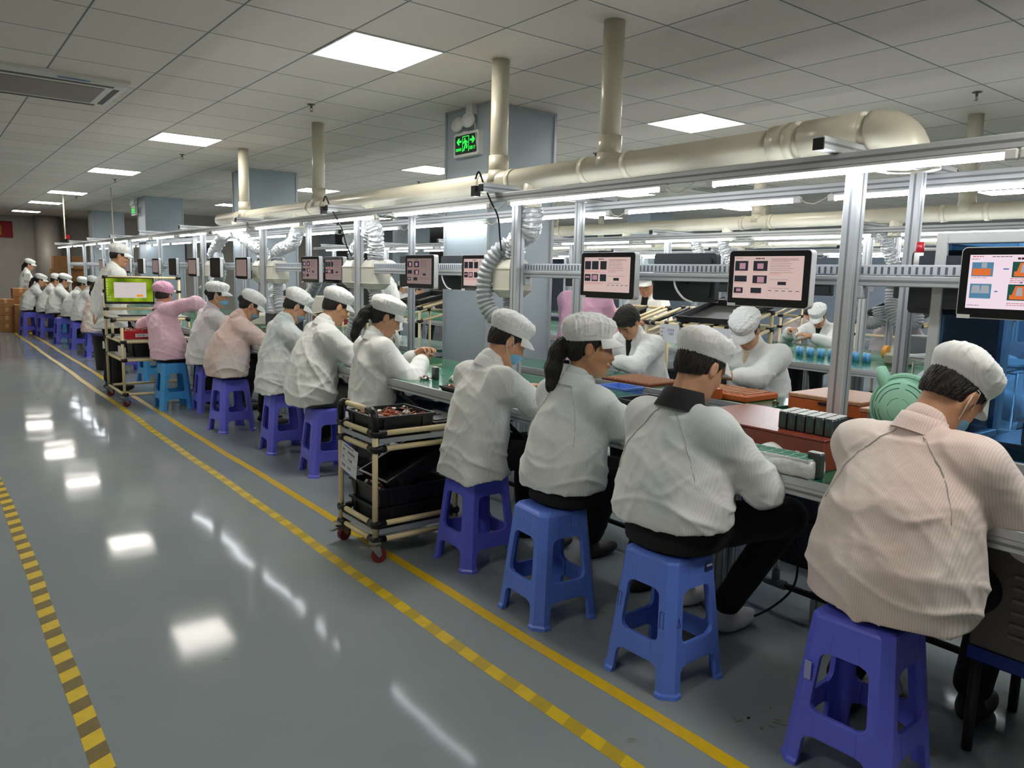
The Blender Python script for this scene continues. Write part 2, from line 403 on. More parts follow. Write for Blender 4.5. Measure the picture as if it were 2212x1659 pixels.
def duct_main(X, y0, y1, risers, stubs, label, z=1.99, r=.064):
    t = empty('exhaust_duct', (X, y0, z), label=label, cat='ventilation duct')
    L = y1 - y0
    b = MB().cyl((0, 0, 0), (0, L, 0), r, n=28)
    for rr in risers:
        for d in (-.16, .16): b.cyl((0, rr-y0+d-.02, 0), (0, rr-y0+d+.02, 0), r*1.09, n=28)
    b.build('main_pipe', pvc, t)
    for rr in risers:
        b = MB().cyl((0, rr-y0, 0), (0, rr-y0, CEIL - z), .056, n=24).cyl((0, rr-y0, .05), (0, rr-y0, .16), .064, n=24).cyl((0, rr-y0, .0), (0, rr-y0, .07), .075, .064, n=24)
        b.build('riser_pipe', pvc, t)
    for s in stubs:
        MB().cyl((0, s-y0, -.17), (0, s-y0, 0), .052, n=20).cyl((0, s-y0, -.175), (0, s-y0, -.14), .058, n=20).build('branch_pipe', pvc, t)
    return t
# near line (A)
frame_line(2.90, PY, .15, 21.3, 'aluminium post and beam frame of the nearest work line, with rail and slotted trunking')
fr = [.86, 2.40, 3.76, 5.19, 6.6, 8.0, 9.4, 10.8, 12.2, 13.6, 15.0, 16.4, 17.8, 19.2, 20.1]
for i, y in enumerate([-.22] + [.98] + fr[1:]):
    tube_lamp(2.74, y, 1.815, 'aisle-side tube light over the nearest work line, %s' % ('just outside the picture' if i == 0 else '%s from the camera' % ORD[i-1]), 'tube lights under the near beam')
for i, y in enumerate([.85, 2.19, 3.51, 4.84, 6.17, 7.5, 8.83, 10.16, 11.5, 12.8, 14.1, 15.4, 16.7, 18.0, 19.3]):
    tube_lamp(3.49, y, 1.810, 'tube light on the rear beam of the nearest work line, %s from the camera' % ORD[i], 'tube lights under the rear beam')
t = duct_main(2.95, 1.55, 9.6, [3.0, 3.98, 6.72, 8.72], [3.64, 5.69, 7.2, 9.0], 'cream plastic exhaust duct running above the nearest work line')
# elbow at the near end of the duct, dropping to a round mouth
b = MB(); pts = [(0, .02, 0)] + [(0, -.13 * math.sin(a), -.13 + .13 * math.cos(a)) for a in [k * PI / 2 / 8 for k in range(9)]] 
b.tube(pts, .076, n=28); b.cyl((0, .05, 0), (0, .30, 0), .078, n=28).cyl((0, .33, 0), (0, .37, 0), .080, n=28); b.cyl((0, .35, 0), (0, .45, 0), .075, n=28)
b.lathe([(.076, 0), (.11, 0), (.11, -.008), (.076, -.008)], c=(0, -.13, -.15)); b.build('elbow', pvc, t)
# lines behind (B, C)
frame_line(6.45, [y + d for y, d in zip([1.45, 3.38, 5.6, 7.7, 9.8, 11.9, 14.0], [0]*7)], -.4, 14.6, 'aluminium post and beam frame of the second work line, behind the nearest one')
frame_line(10.0, [1.3, 3.4, 5.5, 7.6, 9.7, 11.8, 13.9], -.4, 14.6, 'aluminium post and beam frame of the third work line, far behind')
for X, nm in ((6.45, 'second'), (10.0, 'third')):
    for row, (dx, z) in (('aisle-side', (-.16, 1.815)), ('rear', (.59, 1.81))):
        for i in range(10):
            tube_lamp(X + dx, .5 + 1.37 * i + (.35 if row == 'rear' else 0), z, '%s tube light over the %s work line, %s from the camera' % (row, nm, ORD[i]), 'tube lights of the %s work line' % nm)
duct_main(6.53, -.4, 9.5, [2.66, 4.55, 7.6], [3.2, 4.9, 6.3, 8.0], 'cream plastic exhaust duct running above the second work line')
duct_main(10.1, -.4, 12, [3.2, 6.9, 10.4], [2.6, 4.9, 7.3], 'cream plastic exhaust duct running above the third work line')
# tables
def table(x0, x1, y0, y1, label, z=.76, legs=True, lip=True, far=False):
    t = empty('worktable', ((x0+x1)/2, (y0+y1)/2, 0), label=label, cat='worktable')
    a, c = (x1-x0)/2, (y1-y0)/2
    MB().box((-a+.004, -c, z-.022), (a-.004, c, z)).build('tabletop', green_top, t)
    b = MB(); profile(b, (-a, -c, z-.062), (-a+.04, c, z-.024), .04, .04, 'y'); profile(b, (a-.04, -c, z-.062), (a, c, z-.024), .04, .04, 'y')
    profile(b, (-a+.04, -c, z-.062), (a-.04, -c+.03, z-.024), .04, .04, 'x', slot=False); profile(b, (-a+.04, c-.03, z-.062), (a-.04, c, z-.024), .04, .04, 'x', slot=False)
    b.box((-a-.003, -c, z-.024), (-a+.012, c, z+.001), 0)
    b.build('edge_frame', [alu, alu2], t)
    if legs:
        n = max(2, int(round((y1-y0)/1.05)) + 1)
        for i in range(n):
            yy = -c + .03 + (2*c - .06) * i / (n-1)
            bb = MB(); profile(bb, (a-.06, yy-.02, 0), (a-.02, yy+.02, z-.062), .04, .04, 'z'); bb.build('leg', [alu, alu2], t)
            if not far: MB().box((-a+.05, yy-.014, z-.10), (a-.06, yy+.014, z-.062)).tube([(-a+.07, yy, z-.09), (a-.05, yy, z-.50)], .013, n=8).build('brace', steel_d, t)
    if lip:
        MB().box((a-.006, -c, z), (a, c, z+.065)).build('glass_edge', glass_edge, t)
    return t
YS = [-.1, 2.02, 4.14, 6.26, 8.38, 10.5, 12.62, 14.74, 16.86, 18.98, 21.1]
for i in range(10):
    table(2.28, 2.865, YS[i] + .002, YS[i+1] - .002, 'green-topped worktable on the aisle side of the nearest line, %s from the camera' % ORD[i], lip=(i >= 1))
segs = [(2.27, 4.80), (5.60, 8.2), (8.21, 10.2), (10.95, 13.2), (13.21, 15.7), (16.45, 19)]
for i, (a, c) in enumerate(segs):
    table(3.44, 4.02 if i else 3.86, a, c, 'green-topped worktable on the far side of the nearest line, %s from the camera' % ORD[i], lip=False, far=True)
for i in range(6):
    table(5.76, 6.41, -.3 + 2.4*i + .002, -.3 + 2.4*(i+1) - .002, 'worktable on the near side of the second work line, %s from the camera' % ORD[i], far=True)
    table(7.0, 7.6, -.3 + 2.4*i + .002, -.3 + 2.4*(i+1) - .002, 'worktable on the rear side of the second work line, %s from the camera' % ORD[i], far=True, lip=False)
    table(9.3, 9.96, -.3 + 2.4*i + .002, -.3 + 2.4*(i+1) - .002, 'worktable of the third work line, %s from the camera' % ORD[i], far=True, lip=False)
# monitors ------------------------------------------------------
mon_body = mat('monitor_white_shell', '#d5d8d9', .35); mon_blk = mat('monitor_black_bezel', '#0c0d10', .12); mon_back = mat('monitor_back_grey', '#33383d', .5)
scr_pink = emis('screen_pink', '#d3b7b0', .80); scr_lit = emis('screen_bright', '#dfccd6', 1.0); scr_dim = emis('screen_dim', '#a8918b', .5)
scr_dark = mat('screen_off', '#2b2422', .08); tag_w = mat('white_tag', '#d6d8d6', .5)
def rrect(w, h, r, n=5):
    pts = []
    for (cx, cy, a0) in ((w-r, h-r, 0), (-(w-r), h-r, PI/2), (-(w-r), -(h-r), PI), (w-r, -(h-r), 1.5*PI)):
        for k in range(n+1):
            a = a0 + PI/2*k/n; pts.append((cx + r*math.cos(a), cy + r*math.sin(a)))
    return pts
# monitor local frame: screen faces -X, width along Y, picture-left = +Y
def MX(): return Matrix(((0, 0, -1, 0), (-1, 0, 0, 0), (0, 1, 0, 0), (0, 0, 0, 1)))   # (u,v,w)->world: u right(-Y), v up(Z), w towards viewer(-X)
def monitor(loc, label, group, rz=0.0, screen=None, art=None, w=.195, h=.118, body=None):
    t = empty('monitor', loc, rz, label, 'monitor', group); M = MX()
    MB().prism(rrect(w, h, .018), -.034, 0, M=M).build('shell', body or mon_body, t)
    MB().prism(rrect(w-.003, h-.003, .016), 0, .0015, M=M).build('bezel', mon_blk, t)
    s = MB().box((-w+.028, -h+.034, .0016), (w-.032, h-.026, .0022), M=M).build('screen', screen or scr_pink, t)
    if art: art(s, M, w, h)
    MB().prism(rrect(w-.02, h-.02, .02), -.046, -.034, M=M).box((-.05, -.03, -.075), (.05, .03, -.046), M=M).build('back_housing', mon_back, t)
    MB().box((-w+.004, -h-.001, .0016), (-w+.045, -h+.012, .0030), M=M).build('paper_tag', tag_w, t)
    return t
ink_d = emis('screen_ink', '#57434a', .5); ink_r = emis('screen_red_ink', '#c4686a', .75); pic_d = emis('screen_picture_dark', '#3a3e44', .5)
pic_p = emis('screen_picture_pink', '#b88b98', .75); pic_g = emis('screen_picture_green', '#2f6a5c', .5); pic_o = emis('screen_picture_orange', '#e2743c', .8)
pic_b = emis('screen_picture_blue', '#5f8fb0', .7); pic_gy = emis('screen_picture_grey', '#a6aab2', .8); ink_b = emis('screen_blue_arrow', '#3f62a8', .7)
def art_box(name, items, m, par, M, z=.0024):
    b = MB()
    for (a, c, d, e) in items: b.box((a, c, z-.0004), (d, e, z), M=M)
    return b.build(name, m, par)
def textlines(rs, x0, x1, y, n, dy, th=.0016, gap=None):
    out = []
    for i in range(n):
        x = x0; xe = x1 - rs.random()*.3*(x1-x0)
        while x < xe - .002:
            L = rs.uniform(.004, .012); L = min(L, xe - x); out.append((x, y - i*dy, x + L, y - i*dy + th)); x += L + .0018
    return out
def art_steps(kind):
    def f(s, M, w, h):
        rs = random.Random(kind)
        L, R, T, B_ = -w+.030, w-.034, h-.028, -h+.036
        W_, H_ = R-L, T-B_
        q = lambda u0, v0, u1, v1: (L+W_*u0, T-H_*v1, L+W_*u1, T-H_*v0)
        mid = .52
        tx = textlines(rs, L+W_*.01, L+W_*.12, T-.006, 1, .004) + textlines(rs, L+W_*.32, L+W_*.47, T-.010, 1, .004, .005) + textlines(rs, L+W_*.55, R-.004, T-.010, 2, .005)
        for v, n in ((.10, 3), (.22, 3), (.36, 1), (.53, 1), (.73, 1)):
            tx += textlines(rs, L+W_*(mid+.02), L+W_*(.9), T-H_*v-.003, n, .0075, .0012)
        for k in range(5): tx += [q(mid+.01+k*.097, .80, mid+.012+k*.097+.05, .815)]
        art_box('writing', tx, ink_d, s, M)
        ln = [q(mid, .05, mid+.003, .98), q(mid, .34, .99, .343), q(mid, .51, .99, .513), q(mid, .70, .99, .703), q(mid, .78, .99, .783), q(mid, .86, .99, .863), q(0, .05, .99, .053), q(0, .965, .99, .968)]
        for k in range(1, 5): ln.append(q(mid+k*.097, .78, mid+k*.097+.002, .965))
        art_box('table_rule', ln, pic_gy, s, M)
        red = []
        if kind == 1:
            ph = [(.01, .10, .21, .34), (.29, .10, .50, .34), (.01, .46, .20, .61), (.29, .45, .50, .64), (.01, .75, .15, .89), (.27, .75, .43, .88)]
            for (a, b, c, d) in ph: red += textlines(rs, L+W_*a, L+W_*c, T-H_*(d+.03), 1, .004, .0014)
            blobs = [(.08, .15, .17, .30), (.35, .16, .44, .29), (.36, .48, .46, .62), (.05, .78, .12, .85)]
        else:
            ph = [(.01, .10, .145, .35), (.17, .10, .32, .35), (.36, .10, .50, .35), (.01, .49, .145, .70), (.17, .49, .32, .70), (.36, .49, .50, .70)]
            for k in range(6): red += textlines(rs, L+W_*.01, L+W_*.5, T-H_*(.39 + (.35 if k > 2 else 0) + .025*(k % 3)), 1, .004, .0014)
            blobs = [(.03, .55, .12, .60), (.19, .52, .30, .66)]
        for p in ph: art_box('instruction_photo', [q(*p)], pic_d, s, M)
        for p in blobs: art_box('photo_detail', [q(*p)], pic_p, s, M, .0028)
        art_box('photo_inset', [q(mid+.14, .59, mid+.26, .67)], pic_d, s, M)
        art_box('red_writing', red + textlines(rs, L+W_*(mid+.02), L+W_*.75, T-H_*.40, 2, .006, .0013), ink_r, s, M)
    return f
def art_parts(s, M, w, h):
    rs = random.Random(5); L, R, T, B_ = -w+.030, w-.034, h-.028, -h+.036; W_, H_ = R-L, T-B_
    q = lambda u0, v0, u1, v1: (L+W_*u0, T-H_*v1, L+W_*u1, T-H_*v0)
    art_box('writing', textlines(rs, L+W_*.2, L+W_*.42, T-.005, 1, .004, .0022) + textlines(rs, L+W_*.43, L+W_*.63, T-.014, 1, .004, .007) + textlines(rs, L+W_*.01, L+W_*.09, T-.013, 1, .004) + textlines(rs, L+W_*.01, L+W_*.13, B_+.007, 1, .004) + textlines(rs, L+W_*.70, R-.005, T-.010, 3, .006), ink_d, s, M)
    art_box('red_writing', textlines(rs, L+W_*.02, L+W_*.12, T-.005, 1, .004, .003) + textlines(rs, L+W_*.02, L+W_*.2, T-H_*.43, 1, .004) + textlines(rs, L+W_*.38, L+W_*.60, T-H_*.44, 3, .006, .002) + textlines(rs, L+W_*.37, L+W_*.6, T-H_*.90, 2, .006, .002), ink_r, s, M)
    for p in (q(.02, .13, .22, .40), q(.02, .54, .22, .82)): art_box('instruction_photo', [p], pic_b, s, M)
    for p in (q(.39, .12, .60, .41), q(.37, .54, .58, .84)): art_box('instruction_photo', [p], pic_g, s, M)
    def trap(u0, v0, u1, v1, k, m, z, nm):
        a, b_, c, d = q(u0, v0, u1, v1); e = (c - a) * k; MB().prism([(a, b_), (c, b_), (c - e, d), (a + e, d)], z - .0004, z, M=M).build(nm, m, s)
    for p in ((.03, .25, .20, .38, 0), (.41, .30, .59, .39, 0), (.43, .14, .56, .31, .2), (.39, .74, .57, .82, 0), (.41, .57, .54, .74, .2)): trap(*p, pic_o, .0028, 'orange_case_picture')
    for p in ((.11, .14, .16, .24, 0), (.465, .17, .525, .32, .15), (.445, .60, .505, .75, .15), (.035, .57, .12, .72, .1), (.12, .57, .205, .72, .1)): trap(*p, pic_gy, .0032, 'grey_part_picture')
    for p in (q(.31, .245, .36, .265), q(.25, .67, .28, .69), q(.47, .49, .49, .52)): art_box('arrow', [p], ink_b, s, M)
ftx = [1.42]
FM = [(.945, 'screen with orange case pictures, at the right edge', art_parts), (1.885, 'screen with six dark photographs on pink, beside the tall post', art_steps(1)), (2.828, 'screen with two rows of three small photographs on pink', art_steps(2)),
      (4.13, 'screen half hidden by a ribbed hose', art_steps(2)), (4.685, 'screen above the woman with the wide white cap', art_steps(1)), (6.34, 'screen partly behind two extractor boxes', art_steps(2)), (6.75, 'screen beside a white gooseneck lamp', art_steps(1))]
for i, (y, nm, art) in enumerate(FM):
    monitor((2.915 if i in (3, 5) else 2.80, y - (.17 if i == 6 else 0), 1.42), 'front-facing touch %s' % nm, None, art=art, screen=scr_lit if i == 0 else (scr_dim if i > 3 else None))
rs = random.Random(3)
for i, y in enumerate([8.42, 9.35, 10.3, 11.25, 12.2, 13.15, 14.1, 15.2, 16.4]):
    monitor((2.80, y, 1.42), 'touch screen far down the nearest line, %s beyond the first hood fan' % ORD[i], 'far touch screens of the nearest line', screen=scr_dark if i % 2 else scr_dim)
for i, (y, nm) in enumerate([(1.21, 'dark back with a label, above the pink-capped rail'), (2.51, 'dark back with a white cable, between two lit screens'), (4.55, 'dark back in front of the grey column'), (5.15, ''), (7.0, ''), (9.0, '')]):
    m_ = monitor((3.05, y, 1.42), 'rear-facing monitor, %s of those on the back of the near rail' % ORD[i], 'rear-facing monitors on the near rail', rz=PI, body=mon_back)
for X, ys, nm in ((6.37, [1.6, 3.0, 3.95, 5.0, 6.0, 7.2], 'second'),):
    for i, y in enumerate(ys):
        monitor((X + .25, y, 1.42), 'monitor back hanging on the %s work line, %s from the camera' % (nm, ORD[i]), 'monitors of the second line', rz=PI, body=mon_back)
wire_w = mat('white_cable', '#d5d6d2', .45); wire_b = mat('black_cable', '#111216', .5)
# ================================================================ plastic stools
ST_B = mat('stool_blue_violet', '#6a6fe4', .34, var=.04, vscale=5); ST_B2 = mat('stool_blue', '#6286ea', .36, var=.04, vscale=5); ST_L = mat('stool_light_blue', '#4aa3e6', .34, var=.04, vscale=5)
ST_D = mat('stool_deep_blue', '#646eea', .34, var=.04, vscale=5)
st_mark = mat('stool_scratch', '#aab3e6', .6); st_dark = mat('stool_ink', '#1d2247', .6)
H_S = .467
def stool(loc, rz, label, m, group='plastic stools along the work line'):
    W1, W0 = .160, .118     # half widths at the floor / under the seat
    Hs = .445; th = .005
    Wz = lambda z: W1 + (W0 - W1) * z / Hs
    CC = lambda z: .030 - .004 * z / Hs
    I = lambda z: (Wz(z) - CC(z)) - .030
    za, zb, zc = .105, .178, .360      # arch top, rail top, opening top
    rr = .028
    t = empty('stool', loc, rz, label, 'stool', group)
    R4 = [Matrix.Rotation(k * PI / 2, 4, 'Z') for k in range(4)]
    def side_pt(x, z, off=0): return Vector((x, -(Wz(z) - off), z))
    def inner(z):
        i = I(z)
        if z >= zc or za <= z <= zb: return i - rr
        if z < za: zt, zbm = za, None
        else: zt, zbm = zc, zb
        f = 0
        if zt - z < rr: f = max(f, rr - math.sqrt(max(rr*rr - (rr - (zt - z))**2, 0)))
        if zbm is not None and z - zbm < rr: f = max(f, rr - math.sqrt(max(rr*rr - (rr - (z - zbm))**2, 0)))
        return i - f
    zs = sorted(set([0, .012, .02, .05, .085] + [za - rr + rr*k/5 for k in range(6)] + [zb, zc, .38, .40, .43, Hs] + [zb + rr*k/5 for k in range(6)] + [zc - rr + rr*k/5 for k in range(6)] + [.25, .30]))
    fl = lambda z: .006 if z < .013 else 0
    # legs: a folded strip round each corner, doubled for thickness
    for k in range(4):
        b = MB(); rows = []
        for z in zs:
            w, c = Wz(z), CC(z); e = fl(z)
            out = [Vector((inner(z), -(w+e), z)), Vector((inner(z) + .004, -(w+e+.0015), z)), Vector((w - c, -(w+e+.0015), z)), Vector((w+e+.0015, -(w - c), z)), Vector((w+e+.0015, -(inner(z) + .004), z)), Vector((w+e, -inner(z), z))]
            o2 = [Vector((inner(z), -(w-.016), z)), Vector((inner(z) + .004, -(w-.016), z)), Vector((w - c - .004, -(w-.018), z)), Vector((w - .018, -(w - c - .004), z)), Vector((w-.016, -(inner(z) + .004), z)), Vector((w-.016, -inner(z), z))]
            rows.append(out + o2[::-1])
        b.loft([[R4[k] @ p for p in r] for r in rows], 0, False, True); b.build('leg', m, t)
    # stretchers
    for k in range(4):
        b = MB(); rows = []
        for z in (za, za + .006, zb - .006, zb):
            i = I(z) - rr + .001; w = Wz(z); o = .0012 if za < z < zb else 0
            rows.append([Vector((-i, -(w + o), z)), Vector((i, -(w + o), z)), Vector((i, -(w-.012), z)), Vector((-i, -(w-.012), z))])
        b.loft([[R4[k] @ p for p in r] for r in rows], 0, False, True); b.build('stretcher', m, t)
    # apron + rounded seat
    b = MB()
    for k in range(4):
        rows = []
        for z in (zc, zc + .006, .40, Hs):
            i = I(z) - rr + .001; w = Wz(z)
            rows.append([Vector((-i, -(w + .0008), z)), Vector((i, -(w + .0008), z)), Vector((i, -(w-.014), z)), Vector((-i, -(w-.014), z))])
        b.loft([[R4[k] @ p for p in r] for r in rows], 0, False, True)
    rings = []
    def octo(w, c, z): return [Vector(p + (z,)) for p in ((w-c, -w), (w, -(w-c)), (w, w-c), (w-c, w), (-(w-c), w), (-w, w-c), (-w, -(w-c)), (-(w-c), -w))]
    for (dw, c, z) in ((.0015, .026, Hs - .002), (.0005, .027, .452), (-.004, .030, .460), (-.012, .034, .4655), (-.022, .036, .467), (-.05, .03, .466), (-.09, .012, .4635)): rings.append(octo(W0 + dw, c, z))
    b.loft(rings, 0, False, True)
    b.build('seat', m, t)
    return t
def mark(t, pts, m, name='scratch_mark', r=.0012):
    b = MB()
    for p in pts: b.tube(p, r, 5, caps=False)
    b.build(name, m, t)
near_s = [((2.115, 1.01), .04, ST_D, 'blue-violet plastic stool under the person in the pinkish white coat'), ((2.055, 1.705), .02, ST_B2, 'blue stool with a small sticker, under the person with the black collar'),
          ((2.035, 2.33), -.09, ST_B2, 'blue stool with scratched numbers, under the ponytailed woman in profile'), ((2.125, 2.99), -.02, ST_D, 'blue-violet stool beside the tote trolley, under the person in the long coat'),
          ((2.22, 4.97), -.12, ST_B, 'blue-violet stool under the man in olive trousers'), ((2.22, 5.77), -.10, ST_B, 'blue-violet stool under the masked person with a plain round cap'),
          ((2.13, 6.76), .10, ST_B, 'blue-violet stool under the person with rolled up sleeves'), ((2.27, 7.83), -.10, ST_B, 'blue-violet stool right of the light blue stool'), ((1.99, 8.15), .0, ST_L, 'light blue stool under the woman in pink'),
          ((2.27, 10.2), .1, ST_L, 'light blue stool seen through the lower bay of the computer trolley'), ((2.2, 11.3), .0, ST_B, 'violet stool seen through the lower bay of the computer trolley')]
made = [stool((x, y, 0), rz, lb, m) for (x, y), rz, m, lb in near_s]
# sticker and pen outlines on the second stool, scratched numbers on the third
MB().box((.045, -.1275, .405), (.085, -.1262, .432)).build('sticker', mat('sticker_navy', '#27305c', .5), made[1]); MB().box((.050, -.1280, .420), (.080, -.1274, .428)).build('sticker_text', mat('sticker_white', '#c8cce0', .5), made[1])
def stroke(t, name, m, face, pts, r=.0010):
    P = []
    for (u, z) in pts:
        w = .160 - .042*z/.445 + .0022; P.append((u, -w, z) if face == 'y' else (-w, u, z))
    MB().tube(P, r, 5).build(name, m, t)
stroke(made[1], 'pen_outline', st_dark, 'x', [(.105, .30), (.092, .30), (.094, .25), (.108, .25), (.105, .30)]); stroke(made[1], 'pen_outline', st_dark, 'x', [(-.085, .29), (-.100, .29), (-.104, .235), (-.088, .235), (-.085, .29)]); stroke(made[1], 'pen_triangle', st_dark, 'y', [(-.098, .275), (-.110, .245), (-.092, .243), (-.098, .275)])
for u0, ch in ((.06, '3'), (.04, '5'), (.02, '6')):
    stroke(made[2], 'scratched_digit', st_mark, 'x', {'3': [(u0, .425), (u0-.012, .425), (u0-.006, .415), (u0-.012, .407), (u0, .403)], '5': [(u0-.010, .425), (u0, .423), (u0, .415), (u0-.010, .411), (u0-.002, .403)], '6': [(u0-.008, .425), (u0, .412), (u0-.005, .403), (u0-.010, .408), (u0-.002, .413)]}[ch], .0008)
for u0, ch in ((-.01, '1'), (.006, '5'), (.024, '6'), (.044, '1')):
    stroke(made[2], 'scratched_digit', st_mark, 'y', {'1': [(u0, .422), (u0+.001, .402)], '5': [(u0+.010, .422), (u0, .421), (u0, .413), (u0+.009, .409), (u0, .402)], '6': [(u0+.008, .422), (u0, .410), (u0+.005, .402), (u0+.010, .407), (u0+.001, .411)]}[ch], .0008)
MB().box((-.1455, .085, .27), (-.1438, .105, .325)).build('tape_scrap', mat('tape_clear', '#9aa3d8', .3), made[0])
for i, (x, y, m) in enumerate([(2.16, 13.35, ST_B), (2.15, 14.75, ST_B), (2.07, 15.95, ST_B), (2.3, 17.0, ST_L), (1.99, 17.55, ST_B), (1.75, 18.1, ST_B)]):
    stool((x, y, 0), 0.05 * i, '%s stool of the far group at the left, %s of six' % ('light blue' if m is ST_L else 'blue-violet', ORD[i]), m, 'stools at the far left end')
for i, (x, y, m) in enumerate([(4.35, 2.95, ST_D), (3.35, 2.25, ST_D), (4.3, 3.9, ST_B)]):
    stool((x, y, 0), .1, ['blue stool under the man in the striped shirt', 'deep blue stool under the worktable, seen past the black trousers', 'blue stool behind the near worktables'][i], m)
# ================================================================ soft-body modelling: blended solids turned into one continuous skin
V3 = lambda *a: np.array(a, np.float32)
def nrm(v):
    v = np.asarray(v, np.float32); return v / max(1e-9, float(np.linalg.norm(v)))
class Field:
    def __init__(s, lo, hi, h):
        s.h = h; s.lo = np.array(lo, np.float32); n = np.ceil((np.array(hi) - s.lo) / h).astype(int) + 1
        s.n = n; s.a = np.full(tuple(n), 1.0, np.float32)
        s.ax = [s.lo[i] + h * np.arange(n[i], dtype=np.float32) for i in range(3)]
    def sub(s, lo, hi):
        i0 = np.maximum(((np.array(lo) - s.lo) / s.h).astype(int), 0); i1 = np.minimum(((np.array(hi) - s.lo) / s.h).astype(int) + 2, s.n)
        if np.any(i1 <= i0): return None, None
        sl = tuple(slice(a, b) for a, b in zip(i0, i1))
        return sl, (s.ax[0][i0[0]:i1[0], None, None], s.ax[1][None, i0[1]:i1[1], None], s.ax[2][None, None, i0[2]:i1[2]])
    def put(s, fn, lo, hi, k, op='u'):
        m = k + 2 * s.h; sl, P = s.sub(np.array(lo) - m, np.array(hi) + m)
        if sl is None: return
        d = fn(*P).astype(np.float32); a = s.a[sl]
        if op == 'u':
            if k > 0: hh = np.maximum(k - np.abs(a - d), 0) / k; s.a[sl] = np.minimum(a, d) - hh * hh * k * .25
            else: s.a[sl] = np.minimum(a, d)
        elif op == 's':
            d = -d
            if k > 0: hh = np.maximum(k - np.abs(a - d), 0) / k; s.a[sl] = np.maximum(a, d) + hh * hh * k * .25
            else: s.a[sl] = np.maximum(a, d)
    def cone(s, a, b, ra, rb, k=.02, op='u'):
        a = np.asarray(a, np.float32); b = np.asarray(b, np.float32); ba = b - a; L2 = float(ba @ ba) + 1e-9
        def fn(x, y, z):
            t = np.clip(((x-a[0])*ba[0] + (y-a[1])*ba[1] + (z-a[2])*ba[2]) / L2, 0, 1)
            dx = x-a[0]-t*ba[0]; dy = y-a[1]-t*ba[1]; dz = z-a[2]-t*ba[2]
            return np.sqrt(dx*dx+dy*dy+dz*dz) - (ra + (rb-ra)*t)
        r = max(ra, rb); s.put(fn, np.minimum(a, b) - r, np.maximum(a, b) + r, k, op)
    def ell(s, c, r, R=None, k=.02, op='u'):
        """ellipsoid; R: 3x3 rows = local axes"""
        c = np.asarray(c, np.float32); r = np.asarray(r, np.float32); R = np.eye(3, dtype=np.float32) if R is None else np.asarray(R, np.float32)
        def fn(x, y, z):
            dx, dy, dz = x-c[0], y-c[1], z-c[2]; q = 0; g = 0
            for i in range(3):
                u = dx*R[i, 0] + dy*R[i, 1] + dz*R[i, 2]; q = q + (u/r[i])**2; g = g + (u/(r[i]*r[i]))**2
            q = np.sqrt(q); return q * (q - 1) / np.sqrt(g + 1e-9)
        m = float(max(r)); s.put(fn, c - m, c + m, k, op)
    def loft(s, pts, ws, ds, lat, p=2.4, k=.02, op='u'):
        """trunk-like solid: centre points, half-widths along lat, half-depths across it"""
        pts = np.asarray(pts, np.float32); A = pts[0]; ax = nrm(pts[-1] - pts[0]); ln = float(np.linalg.norm(pts[-1] - pts[0]))
        lat = nrm(lat); lt = nrm(lat - ax * (lat @ ax)); dp = np.cross(ax, lt)
        ts = (pts - A) @ ax; us = (pts - A) @ lt; vs = (pts - A) @ dp; tt_ = np.linspace(0, ln, 48)
        def sm(v):
            q = np.interp(tt_, ts, v); kk = np.array([.1, .2, .4, .2, .1]); 
            for _ in range(4): q = np.convolve(np.pad(q, 2, mode='reflect', reflect_type='odd'), kk, 'valid')
            return q
        cu, cv, cw, cd = sm(us), sm(vs), sm(np.array(ws, float)), sm(np.array(ds, float))
        def fn(x, y, z):
            dx, dy, dz = x-A[0], y-A[1], z-A[2]; t = dx*ax[0]+dy*ax[1]+dz*ax[2]; tc = np.clip(t, 0, ln)
            w = np.interp(tc, tt_, cw); d = np.interp(tc, tt_, cd)
            u = np.abs(dx*lt[0]+dy*lt[1]+dz*lt[2] - np.interp(tc, tt_, cu)) / w; v = np.abs(dx*dp[0]+dy*dp[1]+dz*dp[2] - np.interp(tc, tt_, cv)) / d
            e = ((u**p + v**p) ** (1/p) - 1) * np.minimum(w, d); o = np.abs(t - tc)
            return np.where(o > 0, np.maximum(e, 0) * .0 + np.sqrt(np.maximum(e, 0)**2 + o**2), e)
        m = max(max(ws), max(ds)); s.put(fn, pts.min(0) - m, pts.max(0) + m, k, op)
    def cut(s, p0, n, k=.004):
        """keep the side of the plane the normal points away from"""
        p0 = np.asarray(p0, np.float32); n = nrm(n)
        d = (s.ax[0][:, None, None]-p0[0])*n[0] + (s.ax[1][None, :, None]-p0[1])*n[1] + (s.ax[2][None, None, :]-p0[2])*n[2]
        s.a = np.maximum(s.a, d.astype(np.float32))
    def disp(s, fn, amp):
        m = np.abs(s.a) < amp * 2 + 2 * s.h
        ix = np.nonzero(m); P = [s.ax[i][ix[i]] for i in range(3)]
        s.a[ix] += (amp * fn(*P)).astype(np.float32)
    def mesh(s):
        """naive surface nets"""
        a = s.a; ins = a < 0; n = a.shape
        c = [ins[i:n[0]-1+i, j:n[1]-1+j, k:n[2]-1+k] for i in (0, 1) for j in (0, 1) for k in (0, 1)]
        any_ = np.logical_or.reduce(c); all_ = np.logical_and.reduce(c); act = any_ & ~all_
        ci = np.argwhere(act); idx = np.full(act.shape, -1, np.int32); idx[act] = np.arange(len(ci))
        corners = [(i, j, k) for i in (0, 1) for j in (0, 1) for k in (0, 1)]
        val = np.stack([a[ci[:, 0]+i, ci[:, 1]+j, ci[:, 2]+k] for i, j, k in corners], 1)
        acc = np.zeros((len(ci), 3), np.float32); cnt = np.zeros(len(ci), np.float32)
